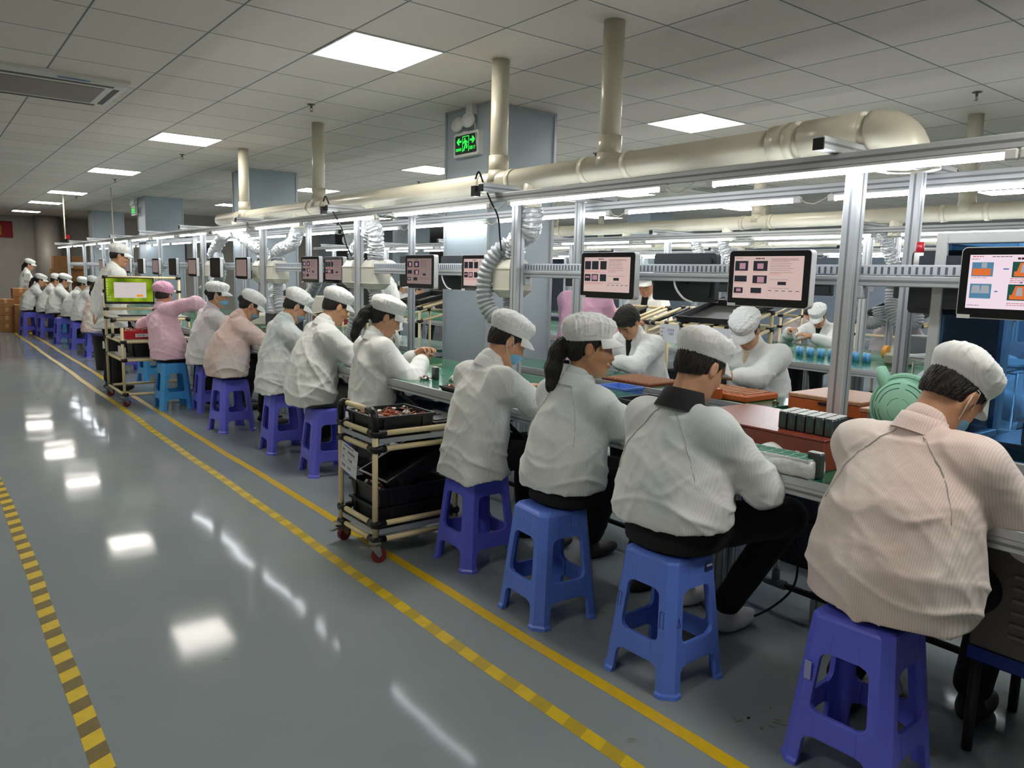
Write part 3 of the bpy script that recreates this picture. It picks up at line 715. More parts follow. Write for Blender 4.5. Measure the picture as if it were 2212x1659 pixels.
        for p in range(8):
            for q in range(p+1, 8):
                dlt = np.array(corners[q]) - np.array(corners[p])
                if np.abs(dlt).sum() != 1: continue
                va, vb = val[:, p], val[:, q]; m = (va < 0) != (vb < 0)
                t = va[m] / (va[m] - vb[m]); acc[m] += np.array(corners[p]) + t[:, None] * dlt; cnt[m] += 1
        V = s.lo + (ci + acc / cnt[:, None]) * s.h
        F = []
        for ax in range(3):
            e = [slice(1, n[i]-1) for i in range(3)]; e2 = list(e)
            e[ax] = slice(0, n[ax]-1); e2[ax] = slice(1, n[ax])
            A, B = ins[tuple(e)], ins[tuple(e2)]; ch = np.argwhere(A != B)
            if not len(ch): continue
            off = np.array([1, 1, 1]); off[ax] = 0; g = ch + off
            inside = A[tuple(ch.T)]
            u, v = (ax+1) % 3, (ax+2) % 3; du = np.zeros(3, int); dv = np.zeros(3, int); du[u] = 1; dv[v] = 1
            q = [idx[tuple((g - du - dv).T)], idx[tuple((g - dv).T)], idx[tuple(g.T)], idx[tuple((g - du).T)]]
            q = np.stack(q, 1); q[~inside] = q[~inside][:, ::-1]; F.append(q)
        F = np.concatenate(F); F = F[(F >= 0).all(1)]
        return V, F
def smooth_mesh(V, F, it=1, lam=.5):
    if it <= 0: return V
    e = np.concatenate([F[:, [0, 1]], F[:, [1, 2]], F[:, [2, 3]], F[:, [3, 0]]]); i = np.concatenate([e[:, 0], e[:, 1]]); j = np.concatenate([e[:, 1], e[:, 0]])
    n = np.bincount(i, minlength=len(V)).astype(np.float32)
    for _ in range(it):
        acc = np.stack([np.bincount(i, weights=V[j, k], minlength=len(V)) for k in range(3)], 1) / np.maximum(n, 1)[:, None]
        V = V + lam * (acc - V)
    return V
def fold_noise(seed, sc=1.0, dirs=None):
    """cloth creases: warped ridges"""
    r = np.random.RandomState(seed); w = []
    for k in range(4):
        d = nrm(r.normal(size=3) * np.array([1, 1, .75])); w.append((d * r.uniform(9, 17) * sc, r.uniform(0, 6.3), r.normal(size=3) * 5 * sc, r.uniform(0, 6.3)))
    g = nrm(r.normal(size=3)) * 6; gp = r.uniform(0, 6)
    def fn(x, y, z):
        o = 0
        for (d, p, v, q) in w:
            ph = d[0]*x + d[1]*y + d[2]*z + p + 1.6 * np.sin(v[0]*x + v[1]*y + v[2]*z + q)
            o = o + (1 - np.abs(np.sin(ph))) ** 3
        m = .5 + .5 * np.sin(g[0]*x + g[1]*y + g[2]*z + gp)
        return -(o * (.35 + .65*m)) / 1.6 + .3
    return fn
# ================================================================ people
def fabric(name, base, tint=None, stripe=.045, vscale=2.2, period=.0065, rough=.75, tl=.45, th=.62):
    m = bpy.data.materials.new(name); m.use_nodes = True; nt = m.node_tree; b = nt.nodes['Principled BSDF']
    b.inputs['Roughness'].default_value = rough; b.inputs['Specular IOR Level'].default_value = .25
    b.inputs['Sheen Weight'].default_value = .15
    tc = nt.nodes.new('ShaderNodeTexCoord'); c0 = lin(base)
    n = nt.nodes.new('ShaderNodeTexNoise'); n.inputs['Scale'].default_value = vscale; n.inputs['Detail'].default_value = 2; nt.links.new(tc.outputs['Object'], n.inputs['Vector'])
    r = nt.nodes.new('ShaderNodeValToRGB'); r.color_ramp.elements[0].position = tl; r.color_ramp.elements[1].position = th
    r.color_ramp.elements[0].color = c0; r.color_ramp.elements[1].color = lin(tint) if tint else c0; nt.links.new(n.outputs[0], r.inputs[0])
    out = r.outputs[0]
    if stripe:
        sp = nt.nodes.new('ShaderNodeSeparateXYZ'); nt.links.new(tc.outputs['Object'], sp.inputs[0])
        mm = nt.nodes.new('ShaderNodeMath'); mm.operation = 'MULTIPLY'; nt.links.new(sp.outputs[1], mm.inputs[0]); mm.inputs[1].default_value = 2*PI/period
        sn = nt.nodes.new('ShaderNodeMath'); sn.operation = 'SINE'; nt.links.new(mm.outputs[0], sn.inputs[0])
        mr = nt.nodes.new('ShaderNodeMapRange'); mr.inputs['From Min'].default_value = -1; mr.inputs['To Min'].default_value = 1 - stripe*2; mr.inputs['To Max'].default_value = 1
        nt.links.new(sn.outputs[0], mr.inputs[0])
        mx = nt.nodes.new('ShaderNodeMixRGB'); mx.blend_type = 'MULTIPLY'; mx.inputs[0].default_value = 1; nt.links.new(out, mx.inputs[1]); nt.links.new(mr.outputs[0], mx.inputs[2]); out = mx.outputs[0]
    nt.links.new(out, b.inputs['Base Color'])
    n2 = nt.nodes.new('ShaderNodeTexNoise'); n2.inputs['Scale'].default_value = 13; n2.inputs['Detail'].default_value = 2; n2.inputs['Distortion'].default_value = .6; nt.links.new(tc.outputs['Object'], n2.inputs['Vector'])
    bp = nt.nodes.new('ShaderNodeBump'); bp.inputs['Strength'].default_value = .22; bp.inputs['Distance'].default_value = .012
    nt.links.new(n2.outputs[0], bp.inputs['Height']); nt.links.new(bp.outputs[0], b.inputs['Normal'])
    return m
F_WHITE = fabric('coat_white', '#e7ebe8'); F_WBLUE = fabric('coat_white_blue_shirt', '#e4e9e7', '#bdccd1'); F_WPINK = fabric('coat_white_pink_shirt', '#e4ddd8', '#e2c4bc', tl=.30, th=.55)
F_WLIL = fabric('coat_white_lilac_shirt', '#e4e4e4', '#d3c4cf'); F_CREAM = fabric('coat_pinkish_white', '#efe6df', '#ead2c9', stripe=.07, tl=.35); F_PINK = fabric('coat_pink', '#ecc9da', '#e5bccf', stripe=0)
F_PINK2 = fabric('coat_bright_pink', '#e8b6cf', None, stripe=0); F_GREY = fabric('coat_greyish', '#b4adaf', '#a49a9e', stripe=0); F_BLUEC = fabric('coat_blue_lit', '#cfd9e2', stripe=0)
F_CAP = fabric('cap_white', '#e9ecea', stripe=.05, period=.006); F_CAPP = fabric('cap_pink', '#dda9c4', stripe=0)
M_BLACKP = mat('trousers_black', '#0d0e12', .85, bump=.2, bscale=14); M_JEAN = mat('trousers_denim', '#2a3850', .85, bump=.3, bscale=20); M_OLIVE = mat('trousers_olive', '#5f645a', .85, bump=.3, bscale=14)
M_HAIR = mat('hair_black', '#14110f', .42, bump=.8, bscale=60, stretch=(4, 4, .6)); M_MASK = mat('mask_blue', '#6fa6c6', .7, bump=.3, bscale=30); M_MASKG = mat('mask_grey_blue', '#7f97a8', .7)
M_SHOE = mat('shoe_dark', '#1b1a1c', .6); M_SOCK = mat('shoe_white', '#d6d6dc', .7, bump=.3, bscale=12)
def skin_mat(name, col, col2):
    m = mat(name, col, .5, var=0, vscale=9, col2=col2, bump=.06, bscale=120); b = m.node_tree.nodes['Principled BSDF']
    b.inputs['Subsurface Weight'].default_value = .12; b.inputs['Subsurface Radius'].default_value = (.01, .004, .002); return m
SKIN = skin_mat('skin', '#c69878', '#b88664'); SKIN2 = skin_mat('skin_light', '#c99b7e', '#bb8868'); SKIND = skin_mat('skin_deep', '#b38563', '#a17352')
M_LIP = mat('lips', '#a8605a', .5); M_EYE = mat('eye_line', '#1a1210', .5); M_WIRE = mat('mask_loop', '#dfe0de', .6)
HS = .93

def head_field(F, c, R, ears=True, female=False):
    """c: centre between the ears; R rows: forward, left, up"""
    R = np.asarray(R, np.float32); T = lambda x, y, z: c + (R[0]*x + R[1]*y + R[2]*z) * HS
    e = lambda p, r, k=.02, op='u': F.ell(T(*p), np.array(r)*HS, R, k, op)
    q = lambda a, b, ra, rb, k=.012, op='u': F.cone(T(*a), T(*b), ra*HS, rb*HS, k, op)
    e((-.012, 0, .035), (.096, .076, .082)); e((.022, 0, -.022), (.068, .062, .088), .03)
    q((.035, .03, -.085), (.062, 0, -.098), .022, .020, .03); q((.035, -.03, -.085), (.062, 0, -.098), .022, .020, .03)
    q((-.005, .052, -.045), (.045, .025, -.090), .018, .018, .03); q((-.005, -.052, -.045), (.045, -.025, -.090), .018, .018, .03)
    e((.052, .036, -.030), (.030, .024, .024), .025); e((.052, -.036, -.030), (.030, .024, .024), .025)      # cheeks
    q((.078, .03, .022), (.083, -.03, .022), .012, .012, .02)                                               # brow
    for sy in (1, -1):
        e((.092, sy*.031, .002), (.017, .017, .012), .010, 's'); e((.076, sy*.031, .001), (.014, .015, .010), .006)
    q((.086, 0, .004), (.103, 0, -.034), .008, .0125, .012); q((.094, .011, -.038), (.094, -.011, -.038), .008, .008, .008)
    e((.083, 0, -.064), (.017, .026, .010), .010); e((.080, 0, -.076), (.016, .021, .008), .008)
    q((.100, .020, -.069), (.100, -.020, -.069), .0022, .0022, .003, 's')
    if ears:
        for sy in (1, -1):
            e((-.006, sy*.078, -.004), (.019, .009, .032), .006); e((-.002, sy*.088, 0.0), (.009, .006, .018), .006, 's')
def frame_from(yaw, pitch, roll=0):
    f = V3(math.cos(yaw)*math.cos(pitch), math.sin(yaw)*math.cos(pitch), -math.sin(pitch)); l = V3(-math.sin(yaw), math.cos(yaw), 0); u = np.cross(f, l)
    l2 = l*math.cos(roll) + u*math.sin(roll); u2 = np.cross(f, l2); return np.stack([f, l2, u2])
def finish(name, F, m, parent, it=1):
    V, Q = F.mesh(); V = smooth_mesh(V, Q, it)
    return mesh_obj(name, V, Q, m, parent)
def place_child(o, c, R, sc=1.0):
    M = Matrix(((float(R[0][0]), float(R[1][0]), float(R[2][0]), float(c[0])), (float(R[0][1]), float(R[1][1]), float(R[2][1]), float(c[1])), (float(R[0][2]), float(R[1][2]), float(R[2][2]), float(c[2])), (0, 0, 0, 1)))
    o.matrix_local = M @ Matrix.Scale(sc, 4)
_head_cache = {}
def reuse(key, maker, name, mats, parent, c, R):
    """head-frame mesh shared by all who wear one like it"""
    if key not in _head_cache: _head_cache[key] = maker()
    me0 = _head_cache[key]; me = me0
    if mats is not None and me.materials[0] != mats: 
        k2 = (key, mats.name)
        if k2 not in _head_cache:
            me = me0.copy(); me.materials[0] = mats; _head_cache[k2] = me
        me = _head_cache[k2]
    o = bpy.data.objects.new(name, me); COL.objects.link(o); setparent(o, parent); place_child(o, c, R, HS if parent.get('category') else 1.0); return o
def mk(F, m, it=1, name='x'):
    V, Q = F.mesh(); V = smooth_mesh(V, Q, it); o = mesh_obj(name, V, Q, m); me = o.data; bpy.data.objects.remove(o); return me
def make_cap(seed, h, soft=0.0, bouf=False):
    def f():
        r = np.random.RandomState(seed); F = Field((-.17, -.14, -.01), (.15, .14, .20), h)
        if bouf:
            F.ell((-.02, 0, .075), (.122, .105, .085), k=.02); F.cut((0, 0, .008), (-.18, 0, -1))
        else:
            F.ell((-.016, 0, .088), (.110+.006*r.rand(), .094, .054+.010*r.rand()), frame_from(0, -.10 + soft), k=.02)
            F.ell((-.055, 0, .082), (.072, .086, .052), frame_from(0, -.25), k=.03)
            F.loft([(-.006, 0, .032), (-.010, 0, .10)], [.083, .087], [.101, .103], (0, 1, 0), p=2.0, k=.035)
        ph = r.uniform(0, 6, 4); ns = int(r.randint(9, 13))
        fn0 = fold_noise(seed, 5.5)
        def wr(x, y, z):
            a = np.arctan2(y, x + .01); rr = np.sqrt((x+.01)**2 + y*y)
            rad = (1 - np.abs(np.sin(a * ns / 2 + ph[0] + 16 * rr + 1.9*np.sin(3*a + ph[1]) + 1.1*np.sin(7*a + ph[2]))))**2
            w = np.clip((rr - .03) / .07, 0, 1) * np.clip((z - (.01 if bouf else .062)) / .02, 0, 1)
            return -rad * w * .7 + 1.0 * fn0(x, y, z) * np.clip((z - .045) / .03, 0, 1) + .1
        F.disp(wr, .0075 if bouf else .0065)
        me = mk(F, F_CAPP if bouf else F_CAP, 1); return me
    return f
def make_brim(h):
    def f():
        b = MB(); n = 22; rings = []
        for t in (0, .35, .7, 1.0):
            row = []
            for k in range(n+1):
                a = math.radians(-62 + 124 * k / n); rr = 1 + 0.0 * t
                cx, cy = .103*math.cos(a) - .006, .086*math.sin(a); ex = .052 * math.cos(a * 1.35) ** .8 if abs(a*1.35) < PI/2 else 0
                x = cx + ex*t; y = cy*(1 + .04*t); z = .042 - .014*t*t*(math.cos(a)) - .016*t - .05*(abs(math.sin(a))**2)*t*.5
                row.append((x, y, z))
            rings.append(row)
        vs = [p for r_ in rings for p in r_]; vs2 = [(x, y, z-.0028) for x, y, z in vs]; m = n+1; fs = []
        for i in range(3):
            for k in range(n): fs.append((i*m+k, (i+1)*m+k, (i+1)*m+k+1, i*m+k+1))
        N = len(vs); fs2 = [tuple(N+j for j in reversed(q)) for q in fs]
        rim = [(3*m+k, N+3*m+k, N+3*m+k+1, 3*m+k+1) for k in range(n)] + [(i*m, N+i*m, N+(i+1)*m, (i+1)*m) for i in range(3)] + [((i+1)*m+n, N+(i+1)*m+n, N+i*m+n, i*m+n) for i in range(3)]
        b.add(vs + vs2, fs + fs2 + rim, 0, True); o = b.build('x', F_CAP); me = o.data; bpy.data.objects.remove(o); return me
    return f
def make_hair(kind, h):
    def f():
        F = Field((-.30, -.11, -.36), (.13, .11, .15), h)
        if kind == 'short_full':      # uncovered, tousled
            F.ell((-.014, 0, .045), (.108, .090, .092), k=.02); F.ell((-.05, 0, .0), (.062, .080, .065), k=.03); F.ell((.05, 0, .085), (.062, .075, .036), k=.03)
            F.ell((.105, 0, -.02), (.075, .075, .078), k=.012, op='s')
            for sy in (1, -1): F.ell((.0, sy*.095, -.015), (.028, .03, .036), k=.008, op='s')
            F.cut((0, 0, -.05), (.25, 0, -1))
        else:
            F.ell((-.014, 0, .03), (.101, .081, .092), k=.02); F.ell((-.045, 0, -.02), (.056, .066, .062), k=.03)
            F.ell((.115, 0, -.03), (.095, .12, .105), k=.008, op='s')
            for sy in (1, -1): F.ell((.0, sy*.088, -.025), (.024, .022, .034), k=.008, op='s')
            if kind == 'nape': F.cut((-.06, 0, -.050), (.45, 0, -1))
            else: F.cut((-.06, 0, -.072), (.45, 0, -1))
            if kind == 'pony':
                P = [(-.092, 0, .012), (-.125, .004, .002), (-.142, .006, -.045), (-.150, 0, -.12), (-.142, -.004, -.20), (-.132, -.006, -.245)]; Rr = [.020, .026, .037, .036, .026, .008]
                for i in range(5): F.cone(P[i], P[i+1], Rr[i], Rr[i+1], .02)
            if kind == 'long':
                P = [(-.085, .0, -.0), (-.10, .01, -.08), (-.095, .03, -.17), (-.08, .05, -.28)]; Rr = [.05, .055, .045, .012]
                for i in range(3): F.cone(P[i], P[i+1], Rr[i], Rr[i+1], .02)
            if kind == 'bun': F.ell((-.112, 0, .01), (.03, .036, .036), k=.015)
        r = np.random.RandomState(5)
        def st(x, y, z):
            a = np.arctan2(y, -x + .02); return .6*np.sin(46*a + 7*np.sin(14*z) + 3*np.sin(9*a)) + .4*np.sin(88*a + 20*z)
        F.disp(st, .0032 if kind != 'short_full' else .0045)
        return mk(F, M_HAIR, 0)
    return f
def make_mask(h):
    def f():
        F = Field((.0, -.08, -.13), (.13, .08, .02), h)
        F.ell((.045, 0, -.054), (.066, .064, .056), k=.01); F.cone((.09, 0, -.018), (.112, 0, -.040), .010, .012, .015)
        F.ell((.025, 0, -.040), (.060, .058, .080), k=.004, op='s'); F.cut((.028, 0, 0), (-1, 0, .2)); F.cut((0, 0, -.016), (.15, 0, 1))
        me = mk(F, M_MASK, 1); return me
    return f
def make_loops():
    b = MB()
    for sy in (1, -1):
        b.tube([(.045, sy*.058, -.030), (.02, sy*.075, -.004), (-.006, sy*.084, .028), (-.020, sy*.084, .026)], .0016, 6)
        b.tube([(.035, sy*.058, -.078), (.01, sy*.074, -.052), (-.012, sy*.086, -.030), (-.022, sy*.086, .0)], .0016, 6)
    o = b.build('x', M_WIRE); me = o.data; bpy.data.objects.remove(o); return me
def make_eye():
    b = MB()
    b.tube([(.0905, .020, -.001), (.0915, .031, -.0045), (.0855, .043, -.002)], [.0010, .0022, .0010], 6)
    b.tube([(.0905, -.020, -.001), (.0915, -.031, -.0045), (.0855, -.043, -.002)], [.0010, .0022, .0010], 6)
    o = b.build('x', M_EYE); me = o.data; bpy.data.objects.remove(o); return me
def make_brow():
    b = MB()
    for sy in (1, -1): b.tube([(.094, sy*.014, .021), (.0935, sy*.030, .026), (.081, sy*.048, .020)], [.0022, .0034, .0016], 6)
    o = b.build('x', M_EYE); me = o.data; bpy.data.objects.remove(o); return me
def make_lips():
    b = MB(); b.tube([(.089, .023, -.069), (.0985, .009, -.0655), (.099, 0, -.0665), (.0985, -.009, -.0655), (.089, -.023, -.069)], [.001, .0042, .0040, .0042, .001], 8)
    b.tube([(.089, .020, -.0705), (.0965, 0, -.0755), (.089, -.020, -.0705)], [.001, .0048, .001], 8)
    o = b.build('x', M_LIP); me = o.data; bpy.data.objects.remove(o); return me
def hand(F, w, d, pn, curl=(.5, .6, .5), side=1, spread=.12, k=.006, sc=1.0, thumb=.6):
    """w wrist, d direction, pn palm normal (fingers curl towards it), side: +1 thumb towards lat, -1 away"""
    d = nrm(d); pn = nrm(pn - d * (pn @ d)); lat = nrm(np.cross(pn, d)) * side; R = np.stack([d, lat, pn])
    P = lambda a, b, c: w + (d*a + lat*b + pn*c) * sc
    F.cone(P(-.01, 0, 0), P(.02, 0, 0), .026*sc, .025*sc, .015)
    F.ell(P(.052, 0, 0), (.048*sc, .040*sc, .0155*sc), R, .012); F.ell(P(.03, .024, .008), (.026*sc, .014*sc, .013*sc), R, .010)
    fl = [(.0, .029, .072, .0092), (.004, .010, .080, .0094), (.002, -.010, .074, .0090), (-.006, -.028, .059, .0080)]
    for i, (ax, bl, L, rr) in enumerate(fl):
        a0 = (bl / .03) * spread; fd = d*math.cos(a0) + lat*math.sin(a0); p = P(.086 + ax, bl, .0); cu = 0
        segs = [(.46, curl[0] + .05*i), (.31, curl[1]), (.23, curl[2])]
        r0 = rr
        for (ff, c) in segs:
            cu += c; q = p + (fd*math.cos(cu) + pn*math.sin(cu)) * L * ff * sc; F.cone(p, q, r0*sc, (r0-.0008)*sc, k if r0 == rr else .003); p = q; r0 -= .0008
    t0 = P(.020, .026, .004); td = nrm(d*.75 + lat*thumb + pn*.45); t1 = t0 + td*.040*sc; td2 = nrm(d*.95 + lat*.12 + pn*.5); t2 = t1 + td2*.030*sc; t3 = t2 + nrm(d*.9 - lat*.1 + pn*.6)*.022*sc
    F.cone(t0, t1, .0135*sc, .0110*sc, .010); F.cone(t1, t2, .0108*sc, .0098*sc, .003); F.cone(t2, t3, .0098*sc, .0080*sc, .003)
def ik(S, T, a, b, pole):
    d = T - S; L = float(np.linalg.norm(d)); L2 = min(L, (a+b)*.985); u = d / max(L, 1e-6)
    T = S + u*L2; x = (a*a - b*b + L2*L2) / (2*L2); h = math.sqrt(max(a*a - x*x, 0)); pl = pole - u*(pole @ u); return S + u*x + nrm(pl)*h, T
def person(loc, rz, label, h=.008, seat=.467, stand=False, lean=.35, side=0.0, twist=0.0, hyaw=0.0, hpitch=.6, hroll=0.0, hl=(.42, .10, .82), hr=(.42, -.10, .82),
           hem=None, coat=F_WHITE, trousers=M_BLACKP, cap=1, hair='nape', mask=None, brim=True, skin=SKIN, feet=None, spine=.43, w=.97, seed=1, shoes=M_SHOE, collar=True,
           hands=True, hdl=None, hdr=None, face=False, fold=.012, sleeve=1.0, openf=None, scale=1.0, seams=False, knees=None, height=1.62, roll_up=0.0, gloves=False, cuff=True, group=None,
           polel=None, poler=None, curl=(.5, .6, .5), hemw=1.0, blouse=0.0, legs=True, sag=.0, pnl=None, pnr=None, neck=.0, buttoned=False, collar_m=None):
    t = empty('person', loc, rz, label, 'person', group); t.scale = (scale,)*3
    if stand:
        ph = height * .52; P = V3(0, 0, ph); knees = knees or [(.03, .09, ph*.53), (.03, -.09, ph*.53)]; feet = feet or [(-.02, .10, .0), (0, -.10, .0)]; hem = ph - .16 if hem is None else hem
    else:
        P = V3(-.02, 0, seat + .095); knees = knees or [(.42, .15, seat + .03), (.42, -.13, seat + .03)]; feet = feet or [(.36, .14, 0), (.33, -.12, 0)]; hem = seat + .03 if hem is None else hem
    la, sd = lean, side
    dirn = lambda a: V3(math.sin(a), math.sin(sd)*.8*math.cos(a), math.cos(a)*math.cos(sd))
    Mid = P + nrm(dirn(la*.55)) * spine*.5; N = Mid + nrm(dirn(la*1.35)) * spine*.5
    up = nrm(N - Mid); lat = nrm(V3(-math.sin(twist), math.cos(twist), math.sin(sd)*-.6)); lat = nrm(lat - up*(lat @ up)); fw = np.cross(lat, up)
    HR = frame_from(hyaw, hpitch, hroll); nk = nrm(up*.75 + HR[2]*.6 + fw*(.1+neck)); Hc = N + nk*.078 + HR[2]*.076 + HR[0]*.026
    S = {1: N - up*.062 + lat*.168*w, -1: N - up*.062 - lat*.168*w}
    T = {1: np.array(hl, np.float32), -1: np.array(hr, np.float32)}; El = {}; Wr = {}
    for s_ in (1, -1):
        po = (polel if s_ == 1 else poler); po = np.array(po, np.float32) if po is not None else (lat*s_*.75 - V3(.1, 0, .8) - fw*.25)
        El[s_], Wr[s_] = ik(S[s_], T[s_], .275, .245, po)
    hz = h if hands or face else h
    allp = np.array([P, N, Hc, S[1], S[-1], El[1], El[-1], Wr[1], Wr[-1]] + [V3(*k) for k in knees] + [V3(*f_) for f_ in feet], np.float32)
    lo = allp.min(0) - .21; hi = allp.max(0) + .21; lo[2] = -.005
    lo2 = lo.copy(); 
    if not legs: lo2[2] = P[2] - .12
    # ---- body: head, neck, trunk, arms, hands, legs as one skin
    F = Field(lo2, hi, h)
    head_field(F, Hc, HR); F.cone(N - up*.02, Hc - HR[2]*.050 - HR[0]*.020, .054, .049, .025)
    F.loft([P, Mid, N - up*.03], [.13, .12, .10], [.085, .08, .06], lat, k=.03)
    for s_ in (1, -1):
        F.cone(N - up*.05, S[s_], .045, .045, .03); F.cone(S[s_], El[s_], .046, .036, .02); F.cone(El[s_], Wr[s_], .037, .0255, .02)
        hd = (hdl if s_ == 1 else hdr); hd = np.array(hd, np.float32) if hd is not None else nrm(nrm(Wr[s_] - El[s_]) + lat*(-s_)*.55)
        pn = (pnl if s_ == 1 else pnr); pn = np.array(pn, np.float32) if pn is not None else nrm(V3(0, -s_*.55, -.75))
        if hands: hand(F, Wr[s_], hd, pn, curl, side=-s_ if True else s_)
        else: F.ell(Wr[s_] + nrm(hd)*.06, (.06, .035, .022), np.stack([nrm(hd), nrm(np.cross(pn, hd)), nrm(np.cross(nrm(hd), nrm(np.cross(pn, hd))))]), .01)
    if legs:
        for i, s_ in enumerate((1, -1)):
            K = V3(*knees[i]); A = V3(*feet[i]); A[2] = .085; Hp = P + lat*s_*.085 - V3(0, 0, .01)
            F.cone(Hp, K, .070, .050, .03); F.cone(K, A, .048, .030, .02); F.cone(A - V3(0, 0, .03), A + V3(.09, 0, -.06), .028, .020, .02)
    bo = finish('body', F, skin, t, 1 if h < .006 else 0)
    # ---- trousers
    if legs:
        hh = max(h, .008); F = Field(V3(lo[0], lo[1], 0), V3(hi[0], hi[1], P[2] + .16), hh)
        F.loft([P + V3(-.0, 0, -.085), P + V3(0, 0, .07)], [.175*w, .16*w], [.135, .12], V3(0, 1, 0), k=.03)
        for i, s_ in enumerate((1, -1)):
            K = V3(*knees[i]); A = V3(*feet[i]); A[2] = .13; Hp = P + V3(0, s_*.088, -.012)
            F.cone(Hp, K, .092*w, .072, .04); F.cone(K, A, .070, .056, .03)
        if not stand: F.cut((0, 0, seat + .004), (-.35, 0, -1)) if False else None
        F.disp(fold_noise(seed + 50, .9), .006)
        if not stand:
            # flattened where it sits on the stool
            z0 = seat + .003; ax = F.ax; dx = np.maximum(np.abs(ax[0]) - .15, 0)[:, None, None]; dy = np.maximum(np.abs(ax[1]) - .15, 0)[None, :, None]; dz = (ax[2] - z0)[None, None, :]
            F.a = np.maximum(F.a, np.where((dx <= 0) & (dy <= 0), -dz, -np.maximum(dz, np.sqrt(dx*dx + dy*dy))).astype(np.float32))
        finish('trousers', F, trousers, t, 1)
        for i in range(2):
            A = V3(*feet[i]); b = Field(A + V3(-.12, -.08, -.01), A + V3(.24, .08, .13), max(.006, h))
            b.ell(A + V3(.06, 0, .038), (.125, .046, .040), k=.02); b.cone(A + V3(0, 0, .06), A + V3(0, 0, .085), .042, .038, .02); b.cut(A + V3(0, 0, .0), (0, 0, -1))
            finish('shoe', b, shoes, t, 0)
    # ---- coat
    hc = h*1.25 if h < .006 else h
    lo3 = lo.copy(); lo3[2] = hem - .06
    F = Field(lo3, hi, hc)
    hw, hdp = .215*w*hemw, .165*w*hemw
    pts = [V3(P[0] - .012 + sag, 0, hem - .06), V3(P[0] - .008, 0, min(hem + .09, P[2] + .03)), Mid + fw*.0, N - up*.13, N - up*.035]
    F.loft(pts, [hw + blouse*.0, (.212 + blouse)*w, (.196 + blouse*.6)*w, .192*w, .125*w], [hdp, (.158 + blouse)*w, (.140 + blouse*.6)*w, .125*w, .085*w], lat, p=2.3, k=.03)
    for s_ in (1, -1):
        F.cone(N - up*.030 + lat*s_*.04, S[s_] - up*.012, .060, .062, .05)
        w0 = El[s_] - S[s_]; F.cone(S[s_] + lat*s_*(-.01), El[s_], .075*sleeve*w, .070*sleeve, .045)
        E, Wv = El[s_], Wr[s_]; cu = roll_up if roll_up else .0
        end = E + (Wv - E) * (.93 - cu); F.cone(E, E + (end - E)*.82, .071*sleeve, .058*sleeve, .03); F.cone(E + (end - E)*.80, end, .060*sleeve, .037, .012)
    if collar:
        F.cone(N - up*.035, N + nk*(.004 if collar_m else .030), .078, .066, .02)
        F.cone(N + fw*.030 - up*.005, N + fw*.070 - up*.085, .045, .020, .03)
    F.cut((P[0], 0, hem), (.06, 0, -1))
    fn1, fn2, fn3 = fold_noise(seed, .70), fold_noise(seed + 9, 1.6), fold_noise(seed + 21, 1.1)
    def ff(x, y, z): return fn1(x, y, z) + .30*fn2(x, y, z) + .5*fn3(x, y, z)
    F.disp(ff, fold)
    # diagonal drag lines from the armpits, and slack gathering above the hem
    def drag(x, y, z):
        zz = (z - hem) / max(.1, float(N[2]) - hem); o = 0
        for s_ in (1, -1):
            a = S[s_] - up*.13 + lat*s_*.03; dx, dy, dz = x-a[0], y-a[1], z-a[2]; r = np.sqrt(dx*dx + dy*dy + dz*dz) + 1e-4
            th = np.arctan2(dz, dy*s_); o = o + np.clip(1 - np.abs(r - .19)/.10, 0, 1) * (1 - np.abs(np.sin(th*2.5 + seed + 9*r + .8*np.sin(21*r))))**3
        g = np.exp(-((zz - .16)/.12)**2) * (1 - np.abs(np.sin(z*38 + 2.2*np.sin(y*9 + seed) + 1.5*np.sin(x*11))))**2
        return -o*.8 - g*.8 + .1
    F.disp(drag, .010)
    # creases radiating at elbow and armpit
    for s_ in (1, -1):
        E = El[s_]; ax_ = nrm(Wr[s_] - S[s_])
        def cr(x, y, z, E=E, ax_=ax_):
            dx, dy, dz = x-E[0], y-E[1], z-E[2]; r2 = dx*dx+dy*dy+dz*dz; a = dx*ax_[0]+dy*ax_[1]+dz*ax_[2]
            return np.exp(-r2/(.085**2)) * (np.abs(np.sin(a*75 + 1.5*np.sin(dy*30))) - .5) * 1.2
        F.disp(cr, .007)
    co = finish('coat', F, coat, t, 1)
    if seams:
        Fg = F
        def snap(p, it=14):
            p = np.array(p, np.float32)
            for _ in range(it):
                i = np.clip(((p - Fg.lo) / Fg.h).astype(int), 1, Fg.n - 2); d = Fg.a[tuple(i)]
                g = np.array([Fg.a[i[0]+1, i[1], i[2]] - Fg.a[i[0]-1, i[1], i[2]], Fg.a[i[0], i[1]+1, i[2]] - Fg.a[i[0], i[1]-1, i[2]], Fg.a[i[0], i[1], i[2]+1] - Fg.a[i[0], i[1], i[2]-1]])
                g = nrm(g); p = p - g * np.clip(d, -.01, .01) * .8
            return p + g*.0022, g
        sm = mat('seam_thread', '#bdbab4', .8)
        for s_ in (1, -1):
            A = N - fw*.070 + lat*s_*.035 - up*.01; B = S[s_] - up*.19 - lat*s_*.01 - fw*.09
            ps = [snap(A + (B - A)*k/24 + lat*s_*.018*math.sin(PI*k/24), 30)[0] for k in range(25)]
            MB().tube(ps, .0019, 6).build('seam', sm, t)
